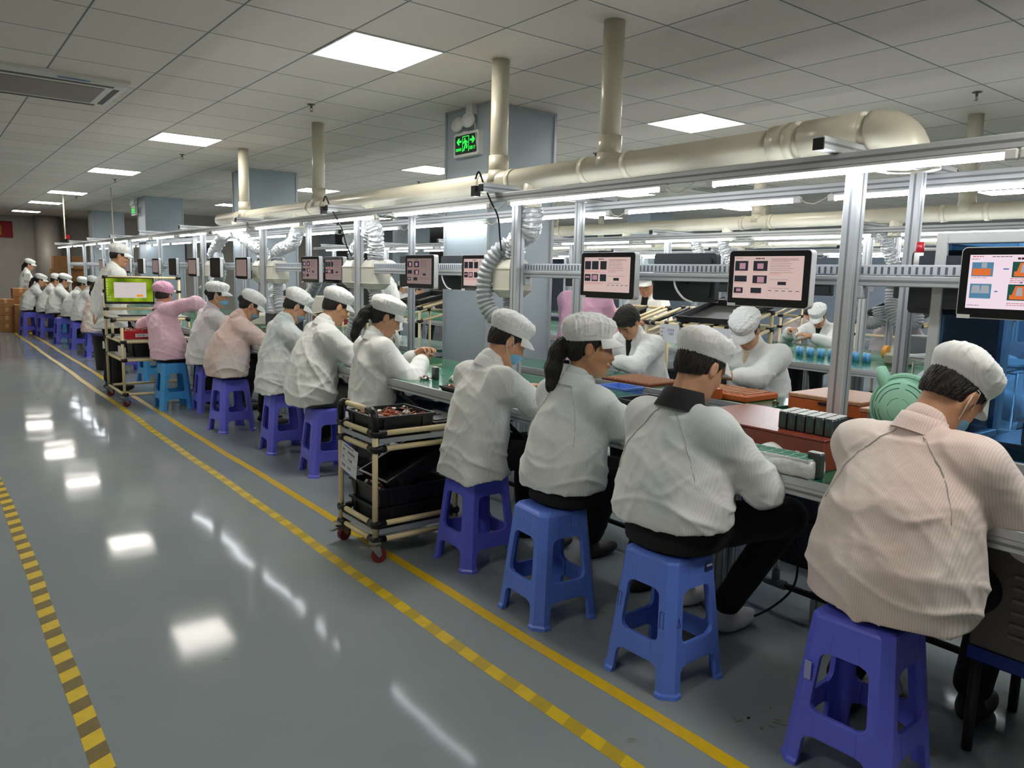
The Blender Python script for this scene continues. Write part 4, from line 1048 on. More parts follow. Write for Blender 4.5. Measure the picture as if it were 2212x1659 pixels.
    if collar and h < .009 and openf is None:
        cf = nrm(fw - nk*(fw @ nk)); cl = np.cross(nk, cf); rings = []
        for (dz, rr, ri) in (((-.02, .088, 0), (.020, .076, 0), (.056, .066, 0), (.057, .0615, 1), (.02, .062, 1)) if collar_m else ((-.012, .076, 0), (.020, .069, 0), (.043, .0635, 0), (.044, .0600, 1), (.018, .062, 1))):
            row = []
            for k in range(25):
                a = math.radians(38 + 284*k/24); row.append(tuple(N + nk*(dz + .006*math.cos(a)) + (cf*math.cos(a)*1.08 + cl*math.sin(a))*rr))
            rings.append(row)
        MB().loft(rings, 0, True, False, False).build('collar', collar_m or coat, t)
    if openf is not None:       # shirt showing in an open collar
        sh = Field(N - .16, N + .16, h); sh.cone(N + fw*.045 + nk*.01, N + fw*.098 - up*.15, .040, .038, .01); finish('shirt_front', sh, openf, t, 0)
    # ---- head wear
    hb = .0045 if h < .006 else .007; q = 'n' if h < .006 else 'f'
    if hair: reuse(('hair', hair, q), make_hair(hair, .0035 if q == 'n' else .006), 'hair', None, t, Hc, HR)
    if cap:
        bouf = cap == 'pink'
        cR = frame_from(hyaw, hpitch - (.10 if not bouf else .2), hroll); k = (5 if bouf else int(cap))
        co_ = reuse(('cap', k, q), make_cap(k, .0035 if q == 'n' else .006, soft=.05*(k % 3), bouf=bouf), 'cap', None, t, Hc + HR[2]*.005, cR)
        if brim and not bouf:
            br = reuse(('brim', q), make_brim(h), 'brim', None, co_, (0, 0, 0), np.eye(3))
    if mask:
        mo = reuse(('mask', q), make_mask(.0035 if q == 'n' else .005), 'face_mask', mask, t, Hc, HR)
        if h < .0095: reuse(('loops',), make_loops, 'ear_loop', None, mo, (0, 0, 0), np.eye(3))
    if face:
        reuse(('eye',), make_eye, 'eye', None, t, Hc, HR); reuse(('brow',), make_brow, 'eyebrow', None, t, Hc, HR)
        if not mask: reuse(('lips',), make_lips, 'lips', None, t, Hc, HR)
    t['_hc'] = 0
    del t['_hc']
    return t
# ================================================================ who sits where
import time as _t; _t0 = _t.time()
NEAR = .0045
person((2.19, .98, 0), .0, 'person in pinkish white coat with head bowed low, at the lower right corner', h=NEAR, lean=.25, side=.03, hyaw=-.32, hpitch=.80, hroll=.1, neck=-.25, cap=1, mask=M_MASK, coat=F_CREAM, hair='nape', w=1.04, seed=3, hem=.50, blouse=.02, hl=(.40, .05, .80), hr=(.40, -.16, .82), poler=(-.1, -.6, -.9), seams=True, feet=[(.15, .20, 0), (.44, -.08, 0)], hands=False, spine=.44)
person((2.10, 1.72, 0), .0, 'person in white coat with black collar and wide cap, seen from behind', h=NEAR, lean=.03, hyaw=-.14, hpitch=.50, cap=2, coat=F_WBLUE, hair='nape', w=.98, seed=5, hem=.575, blouse=.025, seams=True, collar=True, hl=(.36, .10, .80), hr=(.36, -.14, .80), poler=(-.1, -.6, -1), feet=[(.46, .30, 0), (.40, .04, 0)], knees=[(.44, .18, .52), (.50, -.13, .51)], shoes=M_SOCK, hands=False, spine=.41, collar_m=M_BLACKP)
person((2.13, 2.33, 0), .0, 'woman with a black ponytail and peaked cap, face in profile', h=NEAR, lean=.13, hyaw=-.75, hpitch=.12, cap=3, coat=F_WBLUE, hair='pony', w=.87, seed=8, hem=.54, blouse=.02, seams=True, face=True, skin=SKIND, hl=(.40, .10, .80), hr=(.40, -.06, .82), feet=[(.48, .34, 0), (.36, -.08, 0)], spine=.41, hands=False)
person((2.13, 2.98, 0), .0, 'person with light blue mask and long loose white coat, seated beside the tote trolley', h=NEAR, lean=.17, hyaw=-.45, hpitch=.55, cap=4, coat=F_WHITE, hair='nape', w=.90, seed=11, hem=.45, hemw=1.12, mask=M_MASK, skin=SKIN, hl=(.40, .10, .82), hr=(.42, -.08, .84), spine=.415, hands=True, feet=[(.40, .12, 0), (.34, -.12, 0)])
MID = .0065
person((2.30, 4.38, 0), -.1, 'woman with long dark ponytail and broad white cap, picking at wires with bare hands', h=.005, lean=.02, hyaw=-.35, hpitch=.45, cap=6, coat=F_WHITE, hair='pony', w=.93, seed=14, hem=.47, hemw=1.05, skin=SKIN2, face=True, hl=(.27, -.05, .89), hr=(.27, -.13, .87), trousers=M_JEAN, hands=True, curl=(.35, .5, .4))
person((2.18, 5.07, 0), -.15, 'man in olive trousers and pleated white cap, leaning towards the bench', h=MID, lean=.20, hyaw=.05, hpitch=.50, cap=7, coat=F_WHITE, hair='nape', w=1.02, seed=16, hem=.50, blouse=.02, skin=SKIN, trousers=M_OLIVE, hl=(.42, .02, .86), hr=(.40, -.10, .90), spine=.48)
person((2.20, 5.80, 0), -.1, 'masked person in plain round cap and smooth white coat, between two others', h=MID, lean=.15, hyaw=-.15, hpitch=.6, cap=8, coat=F_WBLUE, hair='nape', w=.95, seed=18, hem=.47, mask=M_MASKG, skin=SKIN, spine=.45)
person((2.13, 6.78, 0), .05, 'masked woman with sleeves rolled to the elbow over a pink shirt', h=MID, lean=.27, hyaw=-.3, hpitch=.65, cap=9, coat=F_WPINK, hair='bun', w=.97, seed=20, hem=.49, blouse=.03, mask=M_MASKG, skin=SKIN, hl=(.46, .05, .80), hr=(.46, -.10, .80), roll_up=.45, face=True)
person((2.22, 7.75, 0), .0, 'masked woman in lilac-tinted coat looking ahead, cap peak pointing right', h=MID, lean=.18, hyaw=-.5, hpitch=.22, cap=10, coat=F_WLIL, hair='bun', w=.95, seed=22, hem=.49, mask=M_MASK, skin=SKIN, spine=.45, face=True)
person((2.0, 8.2, 0), .25, 'woman in pink coat and pink cap, reaching across the trolley', h=MID, lean=.05, side=.50, hyaw=.5, hpitch=.35, cap='pink', coat=F_PINK, hair='nape', w=1.0, seed=24, hem=.50, hl=(.18, .42, .86), hr=(.34, -.06, 1.00), polel=(-.3, 1, -.3), poler=(.35, -1, .35), skin=SKIN, spine=.46)
FAR = .010
person((1.72, 9.62, 0), .15, 'tall man standing with hands behind his back, beside the computer trolley', h=.008, stand=True, height=1.70, lean=.10, hyaw=-.35, hpitch=.30, cap=1, coat=F_WHITE, hair='nape', w=1.02, seed=26, hem=.72, skin=SKIN, hl=(-.16, .04, .82), hr=(-.16, -.06, .80), polel=(-.4, 1, 0), poler=(-.4, -1, 0), face=True, spine=.50)
far_p = [((2.15, 13.35), F_WPINK, 'pony', 'woman in pinkish coat with dark ponytail, nearest of the far seated group', dict(hem=.40)), ((2.2, 14.75), F_WHITE, 'nape', 'person in white coat in the far group, second from the standing man', {}), ((2.2, 15.9), F_WHITE, 'nape', 'person in white coat in the far group, mostly hidden between two others', dict(spine=.40)),
         ((2.10, 17.0), F_WHITE, 'bun', 'person with dark bun in the far group, fourth from the standing man', {}), ((2.0, 17.55), F_WHITE, 'nape', 'person in white coat in the far group, fifth from the standing man', {}), ((1.78, 18.15), F_WHITE, 'pony', 'woman in white coat with long hair, at the far left end of the stools', dict(hands=True))]
for i, ((x, y), co, hr_, lb, kw) in enumerate(far_p):
    person((x, y, 0), 0, lb, h=FAR, lean=.25 + .06*(i % 3), hyaw=-.3, hpitch=.4, cap=1 + i % 4, coat=co, hair=hr_, w=.95, seed=30 + i, skin=SKIN, **kw)
person((1.95, 20.6, 0), 0, 'woman standing behind the far left end of the line', h=FAR, stand=True, height=1.60, lean=.12, hyaw=-.4, hpitch=.35, cap=2, coat=F_WHITE, hair='long', w=.95, seed=40, hl=(.35, .05, .98), hr=(.35, -.05, .98), skin=SKIN2)
# far side of the nearest line, facing the camera's side
person((4.33, 2.93, 0), PI, 'man in white coat over a striped shirt, head bowed under a peaked cap', h=.0055, lean=.24, hyaw=.25, hpitch=.85, cap=3, coat=F_WHITE, hair='nape', w=1.08, seed=42, hem=.5, hl=(.48, .02, .84), hr=(.46, -.10, .86), roll_up=.42, skin=SKIN, hands=True, face=True, openf=mat('striped_shirt', '#e0dccb', .8, col2='#c9b183', vscale=60, stretch=(.1, .1, 1)), curl=(.5, .7, .5), polel=(0, .9, -.5), poler=(0, -.9, -.5), spine=.46)
person((4.30, 3.92, 0), PI, 'bare-headed young man in white coat over a black shirt, looking down', h=.0055, lean=.27, hyaw=.25, hpitch=.80, cap=0, coat=F_WHITE, hair='short_full', w=1.0, seed=44, hem=.5, hl=(.46, .03, .84), hr=(.46, -.06, .84), roll_up=.35, skin=SKIN, hands=True, face=True, openf=M_BLACKP, curl=(.6, .7, .5), polel=(0, .8, -.6), poler=(0, -.8, -.6), spine=.45)
person((4.52, 4.82, 0), PI + .4, 'person in bright pink coat standing behind the second lit screen', h=.008, stand=True, height=1.64, lean=-.02, hyaw=0, hpitch=.1, cap=0, coat=F_PINK2, hair='bun', w=1.05, seed=46, hem=.70, skin=SKIN2, face=True, openf=mat('white_shirt', '#dedede', .8), hl=(-.04, .22, .80), hr=(-.04, -.22, .80), polel=(-1, .2, 0), poler=(-1, -.2, 0))
person((5.50, 4.98, 0), PI + .3, 'woman in open white coat standing and looking at a phone', h=.008, stand=True, height=1.56, lean=.02, hyaw=.1, hpitch=.45, cap=4, coat=F_WHITE, hair='bun', w=.92, seed=48, hem=.66, skin=SKIN2, face=True, openf=M_BLACKP, hl=(.26, .06, 1.06), hr=(.30, -.02, 1.02), polel=(-.2, 1, -.6), poler=(-.2, -1, -.6), curl=(.3, .5, .4), roll_up=.2)
person((4.95, 9.05, 0), 2.45, 'man with a badge standing in the cross aisle, seen from his side', h=.008, stand=True, height=1.66, lean=.02, hyaw=.15, hpitch=.0, cap=2, coat=F_WHITE, hair='nape', w=1.0, seed=50, hem=.66, skin=SKIN, face=True, hl=(.16, .05, .80), hr=(.16, -.10, .84))
person((3.98, 9.9, 0), PI, 'person seen behind the upraised pink arm, face just above the trolley rail', h=FAR, lean=.3, hyaw=-.3, hpitch=.5, cap=3, coat=F_WPINK, hair='nape', seed=52, skin=SKIN2, face=True)
# second line
person((7.95, 4.55, 0), PI, 'woman in white coat over black shirt soldering behind the second line', h=.008, lean=.35, hyaw=.2, hpitch=.8, cap=1, coat=F_WHITE, hair='nape', w=1.0, seed=54, skin=SKIN2, hl=(.50, .10, .86), hr=(.48, -.16, .90), openf=M_BLACKP, cuff=True)
person((8.7, 6.5, 0), 0, 'person in dull pinkish coat seen from behind, below a monitor', h=FAR, lean=.5, hyaw=0, hpitch=.9, cap=2, coat=F_GREY, hair='nape', w=1.1, seed=56, skin=SKIN)
person((8.75, 5.55, 0), -.4, 'person in greyish coat bending over and reaching right', h=FAR, lean=.55, hyaw=0, hpitch=.9, cap=0, coat=F_GREY, hair='nape', w=1.05, seed=58, skin=SKIN, hl=(.55, .1, .90), hr=(.55, -.2, .88))
person((8.6, 4.15, 0), 0, 'person in grey coat with back turned, seen past the ribbed hoses', h=FAR, lean=.2, hyaw=0, hpitch=.5, cap=3, coat=F_GREY, hair='nape', w=1.1, seed=60, skin=SKIN, spine=.46)
person((4.98, 1.86, 0), PI, 'masked person with a visor behind the blue acrylic window', h=.008, lean=.20, hyaw=.05, hpitch=.45, cap=4, coat=F_BLUEC, hair='nape', w=1.0, seed=62, skin=SKIN2, mask=M_MASK, face=True, hl=(.36, .10, .86), hr=(.36, -.12, .84), spine=.46)
person((5.75, 2.08, 0), 0, 'person turned away, behind the masked worker in the blue window', h=FAR, lean=.1, hyaw=0, hpitch=.2, cap=2, coat=F_GREY, hair='nape', w=1.1, seed=64, skin=SKIN, spine=.48)
person((8.2, 14.5, 0), -1.9, 'distant seated woman with long hair beyond the pipe racks', h=FAR, lean=.2, hyaw=.6, hpitch=.3, cap=1, coat=F_WHITE, hair='long', w=.95, seed=66, skin=SKIN2)
person((7.6, 12.9, 0), -1.6, 'distant person low behind the green desk fan', h=FAR, lean=.3, hyaw=.3, hpitch=.3, cap=0, coat=F_GREY, hair='short_full', w=.95, seed=68, skin=SKIN2)
print('people', round(_t.time() - _t0, 1))
# ================================================================ trolleys and pipe racks
bei = mat('cream_pipe', '#dfcfa3', .35, var=.03); jnt = mat('black_joint', '#101114', .35); stl = mat('zinc_steel', '#aeb2b2', .3, metal=.8); red_w = mat('red_wheel', '#6e2628', .4)
rail_m = mat('grey_rail', '#aab0b4', .35, metal=.4); tote_m = mat('black_tote', '#15161a', .38, bump=.1, bscale=200); shelf_m = mat('grey_shelf', '#a9aaa2', .5); shelf_g = mat('green_shelf', '#2c5a45', .5)
paper = mat('paper', '#d6d9dd', .6); ink = mat('ink', '#2a2d36', .7); ink_blue = mat('ink_blue', '#2b3c9c', .7); crd = mat('cardboard', '#a9794b', .8, var=.1, vscale=5); crd2 = mat('cardboard_tape', '#c9a06a', .5)
def pipe(p, a, c, name='pipe', j=True, r=.014, jl=.035):
    a = Vector(a); c = Vector(c); d = (c - a).normalized()
    o = MB().cyl(a, c, r, n=12).build(name, bei, p)
    if j:
        for p_, q_ in ((a - d*.016, a + d*jl), (c - d*jl, c + d*.016)): MB().cyl(p_, q_, r*1.32, n=12).build('joint', jnt, o)
    return o
def caster(p, x, y, a=0.0):
    M = Matrix.Translation((x, y, 0)) @ Matrix.Rotation(a, 4, 'Z')
    b = MB().box((-.03, -.028, .100), (.03, .028, .106), M=M).cyl(M @ Vector((0, 0, .085)), M @ Vector((0, 0, .104)), .020)
    for sy in (-.018, .018): b.prism([(-.026, .085), (.026, .085), (.034, .040), (.020, .028), (.010, .040)], sy-.0015, sy+.0015, M=M @ Matrix.Rotation(PI/2, 4, 'X'))
    b.box((-.075, -.012, .070), (-.02, .012, .076), M=M)
    c = b.build('caster', stl, p)
    MB().cyl(M @ Vector((.018, -.013, .037)), M @ Vector((.018, .013, .037)), .037, n=20).build('wheel', red_w, c)
def writing(p, rows, M, m=ink, name='writing', h=.012, w=.011, seed=1):
    """rows: (x, y, characters) blocky strokes like printed characters"""
    r = random.Random(seed); b = MB()
    for (x, y, n) in rows:
        for k in range(n):
            cx = x + k*w*1.25
            for s in range(3): yy = y + h*(.1 + .4*s); b.box((cx, yy, 0), (cx + w, yy + h*.11, .0006), M=M)
            for s in range(r.randint(1, 3)): xx = cx + w*r.choice((.1, .45, .8)); b.box((xx, y, 0), (xx + w*.12, y + h, .0006), M=M)
    return b.build(name, m, p)
def fresnel_box_open(b, x0, x1, y0, y1, z0, z1, t=.004, tp=.012, rim=.008):
    """tote: tapered open box with a rim"""
    a = [(x0+tp, y0+tp), (x1-tp, y0+tp), (x1-tp, y1-tp), (x0+tp, y1-tp)]; c = [(x0, y0), (x1, y0), (x1, y1), (x0, y1)]
    ci = [(x0+t, y0+t), (x1-t, y0+t), (x1-t, y1-t), (x0+t, y1-t)]; ai = [(x0+tp+t, y0+tp+t), (x1-tp-t, y0+tp+t), (x1-tp-t, y1-tp-t), (x0+tp+t, y1-tp-t)]
    rm = [(x0-rim, y0-rim), (x1+rim, y0-rim), (x1+rim, y1+rim), (x0-rim, y1+rim)]
    L = lambda q, z: [(x, y, z) for x, y in q]
    rings = [L(ai, z0+t), L(ci, z1), L(rm, z1), L(rm, z1-.012), L(c, z1-.012), L(a, z0)]
    b.loft(rings, 0, False, True); return b
def tote(loc, size, label, rot=(0, 0, 0), m=None, group=None, ribs=True, cat='tote'):
    t = empty('tote', loc, 0, label, cat, group); t.rotation_euler = rot; x, y, z = size[0]/2, size[1]/2, size[2]
    fresnel_box_open(MB(), -x, x, -y, y, 0, z).build('bin_body', m or tote_m, t)
    if ribs:
        for k in (-.33, .33):
            for sx in (-1, 1): MB().box((sx*(x+.004), k*y*2-.012, .01), (sx*(x-.010), k*y*2+.012, z-.012)).build('rib', m or tote_m, t)
            for sy in (-1, 1): MB().box((k*x*2-.012, sy*(y+.004), .01), (k*x*2+.012, sy*(y-.010), z-.012)).build('rib', m or tote_m, t)
    return t
wred = mat('wire_red', '#a5382c', .5); wblk = mat('wire_black', '#191616', .5); wwht = mat('connector_white', '#dcdcd8', .45); wyel = mat('wire_orange', '#c06a2e', .5); wgrn = mat('wire_olive', '#5a6038', .5)
def wires(name, c, rx, ry, n, seed, label=None, cat=None, parent=None, hz=.03):
    r = random.Random(seed); b = MB()
    for k in range(n):
        x, y = c[0] + r.uniform(-rx, rx), c[1] + r.uniform(-ry, ry); a = r.uniform(0, 6.3); L = r.uniform(.02, .05); z = c[2] + r.uniform(0, hz)
        clampf = lambda px, py: (min(max(px, c[0]-rx), c[0]+rx), min(max(py, c[1]-ry), c[1]+ry))
        p0 = clampf(x - L*math.cos(a), y - L*math.sin(a)); p1 = clampf(x + L*math.cos(a), y + L*math.sin(a)); md = (x + r.uniform(-.01, .01), y + r.uniform(-.01, .01))
        b.tube([p0 + (z,), md + (z + r.uniform(0, .012),), p1 + (z,)], .0022, 5, mi=r.choice((0, 0, 1, 3, 3, 4)), caps=False)
        if k % 3 == 0:
            M = Matrix.Translation(p1 + (z + .004,)) @ Euler((r.uniform(-.6, .6), r.uniform(-.6, .6), a)).to_matrix().to_4x4()
            b.box((-.010, -.006, -.004), (.010, .006, .004), 2, M=M)
    o = b.build(name, [wred, wblk, wwht, wyel, wgrn], parent)
    if label: props(o, label, cat, None, 'stuff')
    else: o['kind'] = 'stuff'
    return o
# --- tote trolley next to the stool
x0, x1, y0, y1 = 1.69, 2.155, 3.225, 3.60
tr = empty('tote_trolley', (x0, y0, 0), 0, 'cream pipe trolley on red castors carrying black totes, beside the aisle', 'trolley'); W_, L_ = x1-x0, y1-y0
for (x, y) in ((0, 0), (0, L_), (W_, 0), (W_, L_)):
    top = .655 if x == 0 else .60
    MB().cyl((x, y, .105), (x, y, top + .02), .014, n=12).build('upright', bei, tr); caster(tr, x, y, -.5 if y == 0 else .3)
for e0, sg_ in ((0, 1), (L_, -1)): MB().tube([(0, e0, .65), (0, e0, .715), (0, e0+sg_*.012, .738), (0, e0+sg_*.035, .748), (0, e0+sg_*.075, .748)], .0185, 12).build('elbow_joint', jnt, tr)
MB().cyl((0, .07, .748), (0, L_-.07, .748), .014).build('handle', bei, tr)
for z in (.638, .561, .188, .108):
    for a, c in (((0, 0), (0, L_)), ((W_, 0), (W_, L_)), ((0, 0), (W_, 0)), ((0, L_), (W_, L_))): pipe(tr, a + (z,), c + (z,), 'shelf_pipe', jl=.055)
for z in (.600, .148):
    for a, c in (((-.004, .02), (.004, L_-.02)), ((W_-.004, .02), (W_+.004, L_-.02)), ((.02, -.004), (W_-.02, .004)), ((.02, L_-.004), (W_-.02, L_+.004))): MB().box(a + (z-.012,), c + (z+.012,)).build('shelf_rail', rail_m, tr)
    MB().box((.012, .012, z-.006), (W_-.012, L_-.012, z+.002)).build('shelf_board', shelf_g if z < .3 else shelf_m, tr)
tote((1.69 + .185, 3.225 + .185, .605), (.33, .30, .105), 'black tote heaped with wires on top of the pipe trolley', ribs=True)
wires('wire_pile', (1.875, 3.41, .655), .145, .13, 190, 2, 'heap of red wires with white connectors in the top black tote', 'wires', hz=.045)
MB().box((-.11, -.15, 0), (.11, .15, .012), ch=.004).box((-.09, -.13, .012), (.09, .13, .017)).box((-.03, -.012, .017), (.03, .012, .024), ch=.004).build('flat_cover', mat('lid_black', '#26282d', .4), loc=(2.16, 3.43, .642), rot=(0, 0, .03), label='flat black tote lid lying behind the heaped tote on the trolley', cat='lid')
tote((1.93, 3.415, .152), (.40, .31, .10), 'lowest black tote on the bottom shelf of the pipe trolley')
tote((1.93, 3.415, .254), (.40, .31, .095), 'black tote with wires, stacked second on the bottom shelf of the trolley')
wires('wire_pile', (1.80, 3.40, .30), .06, .12, 60, 5, 'wires with white plugs in the front of the lower stacked tote', 'wires', hz=.045)
tote((1.99, 3.42, .375), (.38, .29, .09), 'empty black tote tilted on the lower stack of the trolley', rot=(0, -.42, 0))
sg = empty('paper_sign', (1.672, 3.47, .465), 0, 'printed white card hanging from the end of the tote trolley', 'sign'); sg.rotation_euler = (.17, 0, 0)
Ms = Matrix(((0, 0, -1, 0), (-1, 0, 0, 0), (0, 1, 0, 0), (0, 0, 0, 1)))
MB().box((-.092, -.072, 0), (.092, .072, .0012), M=Ms).build('card', paper, sg)
writing(sg, [(-.075, .030, 2), (-.02, .030, 6), (-.075, -.008, 2), (-.005, -.008, 3), (-.075, -.052, 3), (-.01, -.052, 3)], Ms @ Matrix.Translation((0, 0, .0013)))
writing(sg, [(-.06, .058, 14)], Ms @ Matrix.Translation((0, 0, .0013)), h=.006, w=.006, name='heading')
MB().box((-.092, .018, .0013), (.092, .0188, .0016), M=Ms).box((-.092, -.018, .0013), (.092, -.0172, .0016), M=Ms).build('rule_line', ink, sg)
# --- computer trolley
x0, x1, y0, y1 = 1.59, 2.35, 8.39, 9.19; W_, L_ = x1-x0, y1-y0
ct_ = empty('computer_trolley', (x0, y0, 0), 0, 'tall cream pipe trolley on castors with a computer screen, beside the standing man', 'trolley')
for (x, y, h_) in ((0, 0, .80), (0, L_, 1.295), (W_, 0, 1.295 if False else .80), (W_, L_, 1.295)):
    MB().cyl((x, y, .10), (x, y, h_), .014, n=12).build('upright', bei, ct_); caster(ct_, x, y, .4)
for z in (.125, .47, .655):
    for a, c in (((0, 0), (0, L_)), ((W_, 0), (W_, L_)), ((0, 0), (W_, 0)), ((0, L_), (W_, L_))): pipe(ct_, a + (z,), c + (z,), 'shelf_pipe')
for z in (.485, .675): MB().box((0, 0, z-.006), (W_, L_, z+.004)).build('shelf_board', shelf_m, ct_)
for z in (1.29, 1.14, .95, .86): pipe(ct_, (0, L_, z), (W_, L_, z), 'back_pipe')
MB().box((0, L_-.34, .866), (W_, L_, .880)).build('keyboard_shelf', shelf_m, ct_)
pipe(ct_, (0, L_-.34, .85), (W_, L_-.34, .85), 'shelf_pipe'); pipe(ct_, (0, L_-.34, .68), (0, L_-.34, .86), 'brace_pipe'); pipe(ct_, (W_, L_-.34, .68), (W_, L_-.34, .86), 'brace_pipe')
cs = empty('computer_screen', (1.60 + .225, 9.12, 1.15), 0, 'computer screen with green leaf desktop and an open white window', 'monitor')
Mc = Matrix(((1, 0, 0, 0), (0, 0, -1, 0), (0, 1, 0, 0), (0, 0, 0, 1)))
MB().box((-.245, -.145, -.03), (.245, .140, 0), M=Mc, ch=.004).box((-.05, -.05, -.08), (.05, .05, -.03), M=Mc).build('casing', mon_blk, cs)
gm = bpy.data.materials.new('desktop_green'); gm.use_nodes = True; nt = gm.node_tree; nt.nodes.clear()
tc = nt.nodes.new('ShaderNodeTexCoord'); vz = nt.nodes.new('ShaderNodeTexVoronoi'); vz.inputs['Scale'].default_value = 7; nt.links.new(tc.outputs['Object'], vz.inputs['Vector'])
rp = nt.nodes.new('ShaderNodeValToRGB'); rp.color_ramp.elements[0].color = lin('#a8c02c'); rp.color_ramp.elements[1].color = lin('#4c6a12'); rp.color_ramp.elements[1].position = .75
nt.links.new(vz.outputs['Distance'], rp.inputs[0]); em = nt.nodes.new('ShaderNodeEmission'); em.inputs[1].default_value = .75; nt.links.new(rp.outputs[0], em.inputs[0]); om = nt.nodes.new('ShaderNodeOutputMaterial'); nt.links.new(em.outputs[0], om.inputs[0])
MB().box((-.232, -.120, 0), (.232, .130, .001), M=Mc).build('display', gm, cs)
MB().box((-.155, -.078, .0011), (.165, .088, .0018), M=Mc).build('open_window', emis('window_white', '#cfc4c2', .8), cs)
MB().box((.065, -.066, .0019), (.13, -.044, .0024), M=Mc).build('orange_button', emis('button_orange', '#e8941c', .8), cs)
writing(cs, [(-.08, .080, 16), (-.15, .045, 3), (-.05, .030, 5), (-.14, -.010, 2)], Mc @ Matrix.Translation((0, 0, .002)), m=emis('window_text', '#8a7f86', .6), h=.004, w=.0045)
b = MB()
for k in range(8):
    for c_ in (0, 1):
        if k > 5 or not c_: b.box((-.222 + .022*c_, .100 - .029*k, .0011), (-.212 + .022*c_, .110 - .029*k, .0016), M=Mc)
b.build('desktop_icon', emis('icon_pale', '#cfe0cf', .7), cs)
MB().box((0, 0, 0), (.30, .11, .016), ch=.004).build('keyboard', mat('keyboard_black', '#1b1c20', .6), loc=(1.68, 8.93, .881), label='black keyboard on the computer trolley below the screen', cat='keyboard')
red_b = mat('red_bin', '#c5202a', .4)
rb = tote((1.77, 8.52, .680), (.30, .18, .085), 'red parts bin full of wires, with a white label, on the computer trolley', m=red_b, ribs=False, cat='parts bin')
MB().box((-.05, -.094, .02), (.08, -.0925, .055)).build('bin_label', paper, rb); writing(rb, [(-.04, .026, 3)], Matrix(((1, 0, 0, 0), (0, 0, -1, -.0945), (0, 1, 0, 0), (0, 0, 0, 1))), h=.022, w=.022)
wires('wire_pile', (1.77, 8.52, .735), .13, .07, 60, 8, 'tangle of wires in the red bin on the computer trolley', 'wires', hz=.05)
tote((1.90, 8.74, .490), (.36, .50, .15), 'black tote on the middle shelf of the computer trolley')
MB().box((0, 0, 0), (.02, .28, .10)).box((.0, .3, 0), (.05, .42, .02)).build('white_box', whp, loc=(1.62, 8.5, .49), label='small white router box on the middle shelf of the computer trolley', cat='electronics')
# --- pipe racks between the two lines: sloped cream pipe frames with black trays
def pipe_rack(x, y, w, h_, dz, label, n=4, cards=(), depth=.45, rz=0.0, legs_=True):
    t = empty('pipe_rack', (x, y, 0), rz, label, 'pipe rack', 'cream pipe racks between the lines'); d = depth
    for (px, py, hh) in ((0, 0, h_), (0, w, h_), (d, 0, h_ + dz), (d, w, h_ + dz)): MB().cyl((px, py, 0), (px, py, hh), .014, n=10).build('upright', bei, t)
    for z0 in ([h_, h_ - .13, .45, .18]):
        s = dz if z0 > .5 else 0
        pipe(t, (0, 0, z0), (0, w, z0), 'cross_pipe'); pipe(t, (d, 0, z0 + s), (d, w, z0 + s), 'cross_pipe')
        pipe(t, (0, 0, z0), (d, 0, z0 + s), 'side_pipe'); pipe(t, (0, w, z0), (d, w, z0 + s), 'side_pipe')
    for k in range(n):
        yy = w * (k + .5) / n; MB().cyl((.0, yy, h_ + .004), (d, yy, h_ + dz + .004), .012, n=8).build('slide_rail', bei if k % 2 == 0 else jnt, t)
        MB().cyl((0, yy - .02, h_), (0, yy + .02, h_), .0195, n=10).build('clamp', jnt, t)
    for (cy, tilt) in cards:
        cd = MB().box((-.10, -.075, 0), (.10, .075, .001), M=Matrix.Translation((-.018, cy, h_ - .075)) @ Ms).build('rack_card', paper, t)
        writing(cd, [(-.085, .035, 3), (-.085, .005, 2), (-.085, -.025, 2), (-.085, -.052, 3)], Matrix.Translation((-.018, cy, h_ - .075)) @ Ms @ Matrix.Translation((0, 0, .0015)), h=.010, w=.009)
        if tilt: writing(cd, [(-.02, .018, 4), (-.005, -.012, 3)], Matrix.Translation((-.018, cy, h_ - .075)) @ Ms @ Matrix.Translation((0, 0, .0016)), m=ink_blue, h=.020, w=.014, name='handwriting')
    return t
pipe_rack(4.80, 3.47, .88, 1.055, .12, 'wide cream pipe rack with two clipped cards, behind the bare-headed man', n=6, cards=[(.62, 1), (.12, 0)])
pipe_rack(4.85, 4.55, .50, 1.04, .12, 'cream pipe rack with a card, under the woman with the phone', n=3, cards=[(.30, 0)])
pipe_rack(4.10, 6.85, .48, 1.05, .10, 'narrow tall cream pipe rack with a black tray, left of the grey column', n=3, cards=[(.40, 1)], depth=.42)
pipe_rack(8.2, 3.55, .8, 1.00, .12, 'far cream pipe rack with black trays, above the soldering woman', n=4)
pipe_rack(8.2, 5.3, 1.2, 1.02, .12, 'far cream pipe rack behind the two people in greyish coats', n=5)
pipe_rack(3.95, 8.6, .7, .86, .08, 'low cream pipe rack behind the masked people', n=4)
pipe_rack(3.95, 10.98, .8, .95, .05, 'cream pipe rack with red bin, right of the pink-capped woman', n=3)
def tray(loc, size, label, rot=(0, 0, 0), m=None, cat='tray', group=None):
    o = fresnel_box_open(MB(), -size[0]/2, size[0]/2, -size[1]/2, size[1]/2, 0, size[2], tp=.006, rim=.006).build('tray', m or tote_m, loc=loc, rot=rot, label=label, cat=cat, group=group); return o
tray((5.03, 3.75, 1.145), (.50, .56, .05), 'large shallow black tray on the wide pipe rack, its left half', rot=(0, -.26, 0))
tray((4.33, 7.08, 1.135), (.40, .40, .05), 'black tray on the narrow rack left of the column', rot=(0, -.24, 0))
tray((8.43, 3.95, 1.12), (.45, .60, .07), 'big black tray on the far rack above the soldering woman', rot=(0, -.25, 0))
tray((8.43, 5.9, 1.14), (.45, .9, .06), 'long black tray on the far rack behind greyish coats', rot=(0, -.25, 0))
